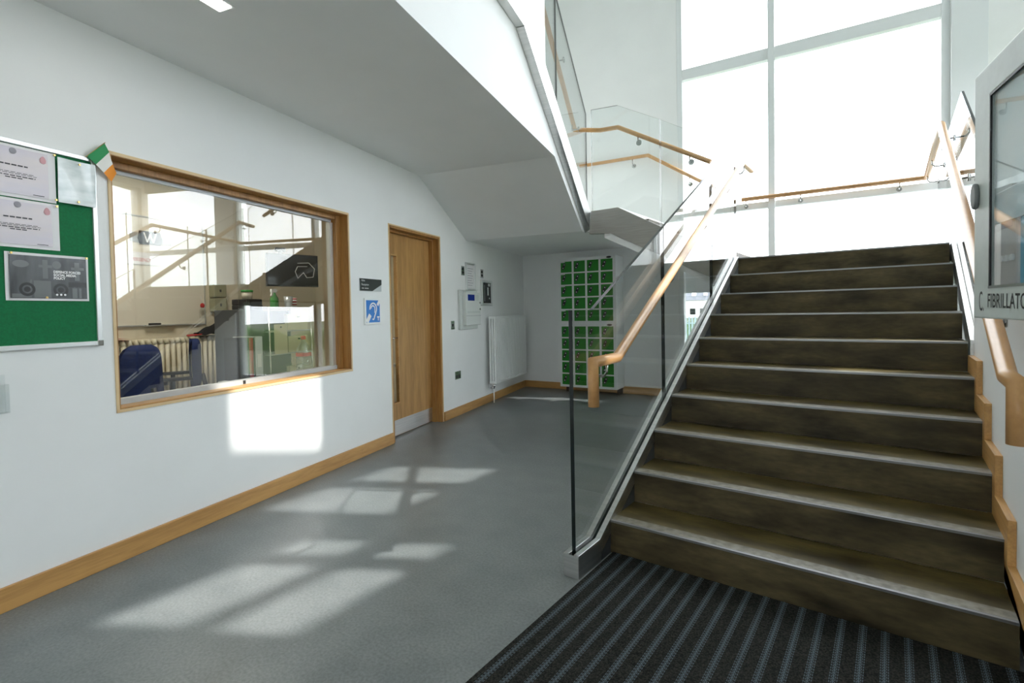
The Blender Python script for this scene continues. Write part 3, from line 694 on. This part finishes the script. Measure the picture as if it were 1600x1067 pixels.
def switch(t_, z, w_, h_, label, gang):
    r = wall_thing('wall_switch' if gang != 's' else 'wall_socket', label, 'switch' if gang != 's' else 'socket', t_-w_/2, z-h_/2)
    B().box(0, w_, -.008, 0, 0, h_).build('face_plate', 'chrome', r, bevel=.002)
    if gang == 's':
        for x in (.27, .73): B().box(w_*x-.022, w_*x+.022, -.010, -.006, h_*.12, h_*.55).build('outlet', 'black', r); B().box(w_*x-.010, w_*x+.010, -.013, -.007, h_*.66, h_*.88).build('rocker', 'chrome', r)
    else:
        for z_ in ((.3, .7) if gang == 2 else (.5,)): B().box(w_*.3, w_*.7, -.012, -.007, h_*z_-.016, h_*z_+.016).build('rocker', 'black', r, bevel=.002)
switch(5.70, 1.755, .09, .115, 'chrome switch plate between the door and the framed notice', 2)
switch(6.28, 1.752, .09, .115, 'chrome switch plate just above the black control panel', 2)
switch(5.40, 1.092, .09, .10, 'chrome switch plate beside the oak door lining at hip height', 1)
switch(5.51, .487, .15, .095, 'chrome double socket low on the wall past the oak door', 's')

# ---- white radiator
ra = thing('radiator', 'white ribbed column radiator on the wall near the green lockers', 'radiator', W(0, 6.37, .265), RW)
c = B(); n_ = 28; pit = 1.27/n_
for i_ in range(n_):
    x = pit*(i_+.5)
    for y in (-.062, -.098, -.134): c.box(x-.0125, x+.0125, y-.0125, y+.0125, .03, .885)
    c.box(x-.0195, x+.0195, -.147, -.05, .0, .03); c.box(x-.0195, x+.0195, -.147, -.05, .88, .912)
c.build('columns', 'radwhite', ra)
v_ = B(); v_.tube([(.03, -.098, .0), (.03, -.098, -.06), (.03, -.05, -.06)], .012, 10); v_.lathe([(.02, -.05), (.022, -.03), (.016, -.0)], 12, (.03, -.098, 0)); v_.build('valve', 'chrome', ra)
v_ = B(); v_.tube([(.03, -.098, -.06), (.03, -.098, -.262)], .008, 8); v_.build('pipe', 'white_gloss', ra)
for x in (.15, 1.1): B().box(x-.02, x+.02, -.06, 0, .75, .80).build('wall_bracket', 'white_gloss', ra)

# ---- lockers
LS0, LWD, LD = .79, .88, .33
def locker_bank(z0, h_, label, tags):
    r = thing('locker_unit', label, 'lockers', FW(LS0, 0, z0), FA, 'green door personal lockers')
    px, pz = .208, (h_-.06)/5; dw_, dh = .178, pz-.018
    x_at = lambda i: .028+px*i+.005; z_at = lambda j: h_-.045-pz*j-dh
    holes = [(x_at(i), x_at(i)+dw_, z_at(j), z_at(j)+dh) for i in range(4) for j in range(5)]
    body = holed(B(), 0, LWD, 0, h_, -LD, -LD+.02, holes); body.box(0, .012, -LD+.02, -.001, 0, h_); body.box(LWD-.012, LWD, -LD+.02, -.001, 0, h_); body.box(.012, LWD-.012, -LD+.02, -.001, 0, .012); body.box(.012, LWD-.012, -LD+.02, -.001, h_-.012, h_)
    body.build('carcass', 'lockwhite', r)
    bd = B(); bd.prism([(.78+.038*math.cos(a_), h_-.024+.014*math.sin(a_)) for a_ in [i_*PI/10 for i_ in range(20)]], 'y', -LD-.003, -LD); bd.build('oval_badge', 'black', r)
    dm = B().box(.0015, dw_-.0015, -.004, .012, .0015, dh-.0015).mesh('door', ['lockgreen'])
    lk = B(); cx, cz, an = .052, dh*.56, math.radians(68)
    pts_ = []
    for i_ in range(20):
        a_ = 2*PI*i_/20; u = .020*math.cos(a_)+(.030 if math.cos(a_) > 0 else -.030); v = .020*math.sin(a_)
        pts_.append((cx+u*math.cos(an)-v*math.sin(an), cz+u*math.sin(an)+v*math.cos(an)))
    lk.m(0).prism(pts_, 'y', -.010, -.004)
    for u in (.026, -.028): lk.m(1).lathe([(.0085, -.0115), (.0085, -.009)], 10, (cx+u*math.cos(an), 0, cz+u*math.sin(an)), 'y')
    lm = lk.mesh('lock', ['black', 'offwhite'])
    tm = B().box(.004, .068, -.0055, -.004, dh-.016, dh-.003).mesh('name_strip', ['offwhite'])
    for j in range(5):
        for i in range(4):
            o = bpy.data.objects.new('door', dm); COL.objects.link(o); o.parent = r; o.location = (x_at(i), -LD+.004, z_at(j))
            l_ = bpy.data.objects.new('lock', lm); COL.objects.link(l_); l_.parent = o
            if tags and i == 0: q_ = bpy.data.objects.new('name_strip', tm); COL.objects.link(q_); q_.parent = o
    return r
locker_bank(.095, .95, 'white locker bank with twenty green doors, the lower of the two stacked', False)
locker_bank(1.046, .965, 'white locker bank with twenty green doors and name strips, stacked on top', True)
for x in (LS0+.02, LS0+LWD-.06): tag(B().box(0, .04, -.16, -.02, 0, .094).build('locker_plinth', 'brown', loc=FW(x), rotz=FA), 'dark bearer under the locker bank at the %s wall end' % ('radiator' if x < 1 else 'stair'), 'plinth')

# ---- recessed light
cl = thing('ceiling_light', 'slim recessed strip light glowing in the grey white soffit', 'ceiling light', W(.725, 1.45, 2.69), RW)
B().box(-.33, .33, -.05, .05, -.006, .0).build('trim_frame', 'white_gloss', cl, bevel=.002); B().box(-.318, .318, -.038, .038, -.009, -.005).build('diffuser', 'lens', cl)

# ---- defibrillator cabinet
ang = math.atan2(-.983, .184)
CP = Vector((.1335, 1.443, 1.2135)) + Vector((.983, .184, 0))*.009
ac = thing('defibrillator_cabinet', 'grey green metal defibrillator cabinet with glazed door on the wall beside the stair', 'cabinet', CP, ang)
dwid, dhei = .43, .487
ax, ay = Vector((math.cos(ang), math.sin(ang), 0)), Vector((-math.sin(ang), math.cos(ang), 0))
def loc_(p): q_ = Vector(p)-CP; return (q_.dot(ax), q_.dot(ay))
bp_ = [loc_((.36, 1.02, 0)), loc_((.36, 1.43, 0)), loc_((.225, 1.43, 0)), loc_((.237, 1.04, 0))]
bp_ = [(p[0], p[1]) for p in bp_]
b = B(); b.prism(bp_, 'z', 0, .012); b.prism(bp_, 'z', dhei-.012, dhei)
back_ = [loc_((.36, 1.02, 0)), loc_((.36, 1.43, 0)), loc_((.352, 1.43, 0)), loc_((.352, 1.02, 0))]
side1 = [loc_((.36, 1.43, 0)), loc_((.36, 1.418, 0)), loc_((.225, 1.418, 0)), loc_((.225, 1.43, 0))]
side2 = [loc_((.36, 1.02, 0)), loc_((.36, 1.032, 0)), loc_((.237, 1.052, 0)), loc_((.237, 1.04, 0))]
for s_ in (back_, side1, side2): b.prism(s_, 'z', .012, dhei-.012)
b.build('body', 'aedgrey', ac)
wz0, wz1, wx0 = .062, .427, .078
dd_ = holed(B(), 0, dwid, 0, dhei, -.012, -.003, [(wx0, dwid-.04, wz0, wz1)]).build('cabinet_door', 'aedgrey', ac, bevel=.003)
sl = B()
for (xx0, xx1, zz0, zz1) in ((wx0, wx0+.004, wz0, wz1), (dwid-.044, dwid-.04, wz0, wz1), (wx0, dwid-.04, wz1-.004, wz1)): sl.box(xx0, xx1, -.0128, -.0095, zz0, zz1)
sl.build('window_seal', 'black', dd_); B().box(wx0+.001, dwid-.041, -.0095, -.0075, wz0, wz1-.001).build('window_pane', 'clear', dd_)
B().box(wx0, dwid-.04, -.0135, -.003, wz0-.004, wz0+.001).build('window_bead', 'chrome', dd_)
k_ = B(); k_.prism([(.018+.015*math.cos(a_), .245+.026*math.sin(a_)) for a_ in [i_*PI/10 for i_ in range(20)]], 'y', -.020, -.012); k_.build('latch', 'latchgrey', dd_, bevel=.003)
t = B(); t.text('C.', .056, .030, .015, -.0125, sx=.5); t.text('FIBRILLATOR', .038, .072, .022, -.0125, sx=.84, rot=-.015, bold=.0003); t.build('handwriting', 'marker', dd_, fix=False)
B().box(.30, .33, .0, .02, -.006, 0).build('door_catch', 'darkgrey', ac)
B().box(wx0-.02, dwid-.02, -.0025, .0, wz0+.118, wz1+.02).build('reflection_sheet', 'aedlight', dd_)  # pale sheet added behind the pane, coloured to stand in for reflected sky
dv = thing('defibrillator', 'grey defibrillator unit with blue case standing in the glazed cabinet', 'defibrillator', CP+ax*.078+ay*.003+Vector((0, 0, .0125)), ang)
B().box(0, .075, .0, .04, 0, .25).build('control_face', 'aeddevice', dv, bevel=.006)
B().box(.078, .31, -.0, .04, 0, .205).build('blue_case', 'aedblue', dv, bevel=.01)
t = B(); rect(t, .01, .06, .155, .20, -.001); t.build('label_panel', 'inkgrey', dv, fix=False)
for x in (.02, .04, .06): l_ = B(); l_.lathe([(.006, -.004), (.006, 0)], 10, (x, 0, .10), 'y'); l_.build('button', 'posterwhite', dv)

# ================================================================== RECEPTION OFFICE
def OW(D, t_, z=0): return W(-D, t_, z)
BD = 2.395
wb = thing('whiteboard', 'large blank whiteboard in slim aluminium frame on the office back wall', 'whiteboard', OW(BD, 2.45, 1.165), RW)
B().box(.012, 1.568, -.012, 0, .012, 1.088).build('writing_face', 'board', wb)
fr = B()
for (xx0, xx1, zz0, zz1) in ((0, .014, 0, 1.1), (1.566, 1.58, 0, 1.1), (.014, 1.566, 0, .014), (.014, 1.566, 1.086, 1.1)): fr.box(xx0, xx1, -.018, 0, zz0, zz1)
fr.build('frame', 'alu', wb)
pt = B().box(.9, 1.2, -.05, 0, .0, .012).build('pen_tray', 'alu', wb)
m_ = B(); m_.tube([(0, 0, 0), (.12, 0, 0)], .009, 8)
tag(m_.build('marker_pen', 'black', loc=OW(BD-.035, 3.38, 1.187), rotz=RW), 'black marker pen lying in the whiteboard tray', 'pen')
bl = thing('belt_poster', 'dark champion belt cut-out with a white W stuck on the whiteboard', 'poster', OW(BD-.02, 3.237, 1.985), RW)
B().prism([(.09, .0), (.30, .0), (.32, .05), (.30, .13), (.09, .13), (.07, .05)], 'y', -.004, 0).build('centre_plate', 'black', bl)
B().prism([(0, .02), (.08, .01), (.075, .11), (0, .105)], 'y', -.003, 0).build('side_plate', 'silver', bl); B().prism([(.31, .01), (.42, .015), (.42, .085), (.32, .11)], 'y', -.003, 0).build('side_plate', 'silver', bl)
t = B(); yy = -.005; bar(.135, .115, .165, .02, .014); bar(.165, .02, .195, .10, .014); bar(.195, .10, .225, .02, .014); bar(.225, .02, .255, .115, .014); t.build('letter', 'posterwhite', bl, fix=False)
t = B(); t.text('EMERGENCY', .05, .02, .03, -.003, sx=.75)
em = thing('emergency_notice', 'white paper notice lettered EMERGENCY in red on the whiteboard', 'notice', OW(BD-.02, 3.20, 1.78), RW)
B().box(0, .32, -.002, 0, 0, .12).build('paper', 'paper', em); t.build('lettering', 'red', em, fix=False)
for i_, z in enumerate((1.305, 1.465)):
    bx = thing('wall_box', 'olive grey plastic box on the office wall, %s of two' % ('lower' if i_ == 0 else 'upper'), 'box', OW(BD, 4.085, z), RW, 'olive grey wall boxes')
    B().box(0, .165, -.09, 0, 0, .15).build('case', 'boxgreen', bx, bevel=.012); B().box(.07, .09, -.094, -.088, .06, .09).build('lock', 'darkgrey', bx)
hs = thing('hand_gel_bottle', 'small clear bottle with red pump cap hanging beside the whiteboard', 'bottle', OW(BD-.075, 3.945, 1.235), RW)
b = B(); b.lathe([(.03, 0), (.033, .01), (.033, .08), (.012, .11), (.012, .12)], 16); b.build('bottle', 'clear', hs)
b = B(); b.lathe([(.016, .115), (.022, .13), (.022, .15), (.008, .165)], 14); b.build('cap', 'red', hs); B().tube([(0, 0, .165), (0, .02, .24)], .003, 6).build('cord', 'white_gloss', hs)
# cream radiator
cr_ = thing('radiator', 'tall cream column radiator below the whiteboard in the reception office', 'radiator', OW(BD, 2.55, .12), RW)
c = B(); n_ = 29
for i_ in range(n_):
    x = .03+.06*i_
    for y in (-.07, -.15): c.tube([(x, y, .05), (x, y, .87)], .019, 8)
    c.box(x-.0245, x+.0245, -.165, -.05, 0, .06); c.tube([(x, -.15, .86), (x, -.135, .90), (x, -.085, .90), (x, -.07, .86)], .022, 8)
c.build('columns', 'creamrad', cr_)
v_ = B(); v_.tube([(.03, -.1, 0), (.03, -.1, -.12)], .012, 8); v_.build('pipe', 'creamrad', cr_)
for x in (.25, 1.4): B().box(x-.02, x+.02, -.06, 0, .6, .65).build('wall_bracket', 'creamrad', cr_)
b = B(); b.grid(10, 4, lambda u, v: (.55*u, -.12*v, .014+.018*math.sin(PI*u)*(.6+.4*math.sin(6*u))*(1-v*.4)))
b.grid(10, 4, lambda u, v: (.55*u, -.12*v, .0))
tag(b.build('folded_cloth', 'red', loc=OW(BD-.05, 2.56, 1.043), rotz=RW), 'red folded cloth lying on the cream radiator', 'cloth')
bg_ = thing('bag', 'limp black bag with red strap lying on the cream radiator', 'bag', OW(BD-.05, 3.76, 1.043), RW)
b = B(); b.grid(16, 8, lambda u, v: (.06+.44*u, -.02-.12*v, .014+(.05+.13*u)*math.sin(PI*v)*math.sin(PI*(.12+.8*u))**.7+.008*math.sin(17*u+9*v))); b.grid(4, 2, lambda u, v: (.06+.44*u, -.02-.12*v, .002)); b.build('body', 'fabricblack', bg_)
B().tube([(.10, -.12, .02), (.03, -.14, .015), (-.06, -.12, .008), (-.03, -.06, .012), (.08, -.05, .02)], .009, 8).build('strap', 'red', bg_)
# office chairs
def office_chair(loc, rz, label):
    r = thing('office_chair', label, 'chair', loc, rz, 'blue office chairs')
    def shell(u, v, side):
        a_ = (u-.5)*2; w_ = .235*(1-.18*v**3)*(1 if v < .75 else math.sqrt(max(0, 1-((v-.75)/.25)**2))*.55+.45)
        th = .03*(1-a_**4)*(1-(2*v-1)**6)+.012
        return (a_*w_, (.05*a_**2)*-1+side*th+.04*(v-.5)**2, .58+.46*v)
    b = B(); b.grid(16, 16, lambda u, v: shell(u, v, 1)); b.grid(16, 16, lambda u, v: shell(u, v, -1))
    bmesh.ops.remove_doubles(b.bm, verts=b.bm.verts, dist=.012); b.build('backrest', 'chairblue', r)
    b = B(); b.prism([(.24*math.copysign(abs(math.cos(a_))**.6, math.cos(a_)), -.24+.23*math.copysign(abs(math.sin(a_))**.6, math.sin(a_))) for a_ in [i_*PI/14 for i_ in range(28)]], 'z', .43, .50); b.build('seat', 'chairblue', r, bevel=.025, seg=3)
    B().tube([(0, .05, .70), (0, .09, .5), (0, .0, .42), (0, -.2, .42)], .02, 8).build('back_bar', 'black', r)
    for s_ in (-1, 1):
        a_ = B().tube([(s_*.23, -.2, .42), (s_*.30, -.2, .44), (s_*.30, -.2, .68)], .02, 8).build('arm_post', 'black', r)
        B().prism([(s_*.30+.035*math.cos(q_), -.17+.13*math.sin(q_)) for q_ in [i_*PI/10 for i_ in range(20)]], 'z', .68, .71).build('armrest', 'black', a_, bevel=.008)
    B().tube([(0, -.2, .06), (0, -.2, .43)], .026, 10).build('column', 'black', r)
    for i_ in range(5):
        q_ = 2*PI*i_/5+.3; l_ = B(); l_.tube([(0, -.2, .10), (.28*math.cos(q_), -.2+.28*math.sin(q_), .06)], [.026, .016], 8); lg = l_.build('base_arm', 'black', r)
        w_ = B(); w_.lathe([(.026, -.02), (.026, .02)], 12, (.28*math.cos(q_), -.2+.28*math.sin(q_), .027), 'x'); w_.build('castor', 'black', lg)
    return r
office_chair(OW(1.25, 2.62), RW+.35+PI, 'dark blue office chair with black arms in front of the cream radiator')
office_chair(OW(1.75, 3.42, -.0), RW-2.2, 'blue office chair turned side-on beside the dark grey cabinet')
# desk along the hatch
dk = thing('desk', 'pale reception desk running under the inside of the hatch', 'desk', OW(.17, 1.2), RW)
B().box(0, 3.3, .0, .52, .70, .725).build('desk_top', 'offwhite', dk)
for x in (.04, 1.6, 3.2): B().box(x, x+.04, .04, .48, 0, .70).build('leg', 'alu', dk)
# tv on swivel bracket
ux = Vector((.156, .988, 0)); tr_ = math.atan2(ux.y, ux.x)
tv = thing('television', 'black wall television on a bracket in the office corner', 'television', OW(1.9, 4.452, 1.59), tr_)
B().box(0, .62, 0, .045, 0, .385).build('housing', 'black', tv, bevel=.006); B().box(.012, .608, -.002, .002, .018, .373).build('screen', 'screen', tv)
B().tube([(.31, .045, .19), (.31, .2, .19), (.22, .38, .19)], .02, 8).build('bracket_arm', 'black', tv)
B().tube([(.36, -.008, .28), (.50, -.008, .29), (.57, -.008, .22), (.55, -.008, .12), (.47, -.008, .11), (.43, -.008, .17), (.36, -.008, .10), (.33, -.008, .18), (.36, -.008, .24), (.48, -.008, .245)], .004, 6).build('white_cable', 'white_gloss', tv)
wc = thing('webcam', 'small dark webcam perched on top of the wall television', 'camera', OW(1.9, 4.452, 1.59)+ux*.17+Vector((0, 0, .387)), tr_)
b = B(); b.box(-.06, .06, 0, .04, .02, .07); b.build('head', 'darkgrey', wc, bevel=.01); B().box(-.02, .02, .005, .035, 0, .02).build('foot', 'darkgrey', wc)
# cabinet, printer, organiser
cb = thing('cabinet', 'dark grey narrow office cabinet beside the acrylic organiser', 'cabinet', OW(1.25, 3.59), RW)
B().box(0, .19, 0, .45, 0, 1.31).build('carcass', 'darkgrey', cb, bevel=.004); B().tube([(.03, -.012, .62), (.02, -.015, .5), (.09, -.015, .42)], .005, 6).build('cable', 'white_gloss', cb)
pn = thing('printer', 'black label printer on the dark grey cabinet under the green lidded tub', 'printer', OW(1.27, 3.60, 1.311), RW)
B().box(0, .19, 0, .2, .045, .10).build('lid', 'black', pn, bevel=.008); B().box(-.0, .195, 0, .2, 0, .045).build('base', 'black', pn, bevel=.006)
tb = thing('tub', 'clear tub with green lid standing on the black printer', 'tub', OW(1.36, 3.69, 1.412), RW)
b = B(); b.lathe([(.045, 0), (.05, .07)], 18); b.build('bowl', 'board', tb); b = B(); b.lathe([(.055, .07), (.055, .088)], 18); b.build('lid', 'greenplastic', tb)
og = thing('filing_shelf', 'clear and chrome filing shelf full of cream papers beside the dark grey cabinet', 'shelf', OW(1.2, 3.80, .0), RW)
for x in (0, .58):
    for y in (0, .3): B().tube([(x, y, 0), (x, y, 1.335)], .009, 8).build('post', 'chrome', og)
for z in (.62, .85, 1.08, 1.32): B().box(0, .58, 0, .3, z, z+.012).build('tier', 'alu', og)
B().box(.02, .56, .285, .295, .1, 1.3).build('back_panel', 'darkgrey', og)
for k, (x0, x1, z0, z1) in enumerate(((.25, .53, 1.095, 1.26), (.25, .53, .865, 1.03), (.05, .22, .86, 1.16), (.26, .5, .635, .72))):
    pp = thing('paper_stack', ('cream paper pad on the upper tier of the filing shelf', 'cream paper pad on the middle tier of the filing shelf', 'cream card pinned to the filing shelf next to the cabinet', 'low paper stack at the bottom tier of the filing shelf')[k], 'papers', OW(1.2, 3.80+x0, z0), RW, 'papers on the filing shelf')
    B().box(0, x1-x0, .005 if k != 2 else -.012, .05 if k != 2 else -.008, 0, z1-z0).build('sheets', 'yellowpaper', pp)
    l_ = B(); l_.lathe([(.008, -.016), (.008, .006)], 10, ((x1-x0)/2, 0, z1-z0-.03), 'y'); l_.build('clip', 'black', pp)
sp_ = thing('spray_bottle', 'spray bottle of green cleaner with white trigger on the filing shelf', 'bottle', OW(1.3, 3.97, 1.3325), RW)
b = B(); b.lathe([(.04, 0), (.042, .01), (.042, .09), (.018, .13), (.014, .15)], 16); b.build('bottle', 'greenfluid', sp_)
b = B(); b.box(-.04, .03, -.012, .012, .15, .185); b.prism([(-.035, .15), (-.015, .15), (-.03, .11), (-.045, .115)], 'y', -.008, .008); b.build('trigger', 'white_gloss', sp_, bevel=.004)
mg = thing('cup', 'dark cup standing behind the spray bottle on the filing shelf', 'cup', OW(1.4, 4.07, 1.3325), RW)
b = B(); b.lathe([(.035, 0), (.042, .09), (.039, .09), (.033, .01)], 18); b.build('body', 'black', mg)
mg = thing('paper_cup', 'grey paper cup with red printed band on the filing shelf', 'cup', OW(1.28, 4.14, 1.3325), RW)
b = B(); b.lathe([(.035, 0), (.047, .115), (.044, .115), (.033, .005)], 18); b.build('body', 'silver', mg)
mg = thing('striped_tin', 'red and white tin next to the grey paper cup', 'tin', OW(1.32, 4.25, 1.3325), RW)
b = B(); b.lathe([(.035, 0), (.035, .10)], 18); b.build('body', 'white_gloss', mg)
for z in (.02, .05, .08): b = B(); b.lathe([(.0358, z), (.0358, z+.015)], 18); b.build('red_band', 'red', mg)
# bottle on the desk
wt_ = thing('water_bottle', 'large clear water bottle with red cap on the reception desk', 'bottle', OW(.36, 3.36, .7255), RW)
b = B(); b.lathe([(.05, 0), (.062, .01), (.062, .06), (.056, .07), (.062, .08), (.062, .14), (.058, .15), (.062, .16), (.062, .21), (.045, .26), (.02, .30), (.016, .32)], 20); b.build('bottle', 'pet', wt_)
b = B(); b.lathe([(.02, .315), (.02, .34), (.016, .345)], 16); b.build('cap', 'red', wt_); b = B(); b.lathe([(.0632, .175), (.0632, .205)], 20, caps=False); b.build('label_band', 'red', wt_)
# folder stand by the cabinet
fo = thing('lever_arch_file', 'red and black lever arch file standing on end by the dark grey cabinet', 'file', OW(1.0, 3.36, .0), RW)
B().box(0, .012, 0, .3, .66, 1.05).build('cover', 'black', fo); B().box(.055, .067, 0, .3, .66, 1.05).build('cover', 'black', fo); B().box(.012, .055, -.002, .01, .66, 1.05).build('spine', 'red', fo)
fs = thing('side_table', 'grey pedestal table carrying the lever arch files near the hatch', 'table', OW(.98, 3.30), RW)
B().box(0, .27, 0, .34, .63, .658).build('table_top', 'panelgrey', fs); B().box(.02, .25, .02, .32, 0, .63).build('pedestal', 'panelgrey', fs)
fo2 = thing('box_file', 'blue grey box file with white spine label beside the red file', 'file', OW(1.0, 3.44, .659), RW)
B().box(0, .085, 0, .28, 0, .40).build('case', 'silver', fo2, bevel=.004); B().box(.02, .065, -.002, .002, .12, .24).build('spine_label', 'paper', fo2)
# unseen office ceiling light, added to brighten the room behind the hatch
ol = thing('ceiling_light', 'square panel light added in the unseen office ceiling to brighten the reception', 'ceiling light', OW(1.3, 3.0, 2.70), RW)
B().box(-.3, .3, -.3, .3, -.012, 0).build('trim_frame', 'white_gloss', ol); B().box(-.28, .28, -.28, .28, -.016, -.011).build('diffuser', 'lens_room', ol)

# ================================================================== OUTSIDE
struct(B().box(2.3, 5.4, .13, .20, 1.45, 1.69).box(2.3, 2.85, .13, .20, 1.69, 2.05).box(2.3, 5.4, .20, 1.35, 1.63, 1.69).build('trim_sun_block', 'frame', loc=FW(0), rotz=FA))  # unseen canopy and upstand, added to keep sun off the floor by the lockers
gr = B(); gr.face([(-80, -60, -1.05), (80, -60, -1.05), (80, 190, -1.05), (-80, 190, -1.05)])
struct(gr.build('ground', 'grass', fix=False))
def house(loc, rz, label):
    r = thing('house', label, 'house', loc, rz)
    B().box(-4, 4, 0, 7, 0, 4.2).build('walls', 'render', r)
    B().prism([(-.2, 4.1), (7.2, 4.1), (3.5, 6.9)], 'x', -4.2, 4.2).build('roof', 'slate', r)
    B().prism([(1.2, 0), (4, 0), (4, 4.2), (2.6, 6.3), (1.2, 4.2)], 'y', -1.2, 3).build('gable', 'render', r)
    B().box(-2.6, -1.9, 3.1, 3.9, 6.3, 7.6).build('chimney', 'render', r)
    for x, w_ in ((-2.6, .9), (-.2, .8)): B().prism([(.9, 5.05), (1.9, 5.75), (1.88, 5.81), (.88, 5.11)], 'x', x, x+w_).build('roof_window', 'roof_light', r)
    for x in (-3, -1): B().box(x, x+1.1, -.03, .02, 1.0, 2.3).build('window', 'screen', r)
    return r
house(Vector((-32.2, 116.3, -1.3)), .29, 'grey rendered house with slate roof and gable seen beyond the fence')
fn_ = thing('palisade_fence', 'blue grey steel palisade fence beyond the glazing', 'fence', (-17, 24.5, -1.05), .1)
b = B()
for i_ in range(170): b.box(.14*i_, .14*i_+.07, 0, .02, .05, 1.80 + (.0 if i_ % 2 else .05))
b.build('pales', 'fence', fn_)
for z in (.4, 1.5): B().box(-.1, 23.9, .02, .06, z, z+.06).build('rail', 'fence', fn_)
hg = B()
hg.grid(80, 6, lambda u, v: (-24+40*u, 31+.7*math.cos(PI*v)+.15*math.sin(90*u+v*7), -1.05+1.3*math.sin(PI*v)*(1+.2*math.sin(40*u)+.12*math.sin(113*u+3*v))))
tag(hg.build('hedge', 'leafy'), 'dark green clipped hedge growing behind the palisade fence', 'hedge')
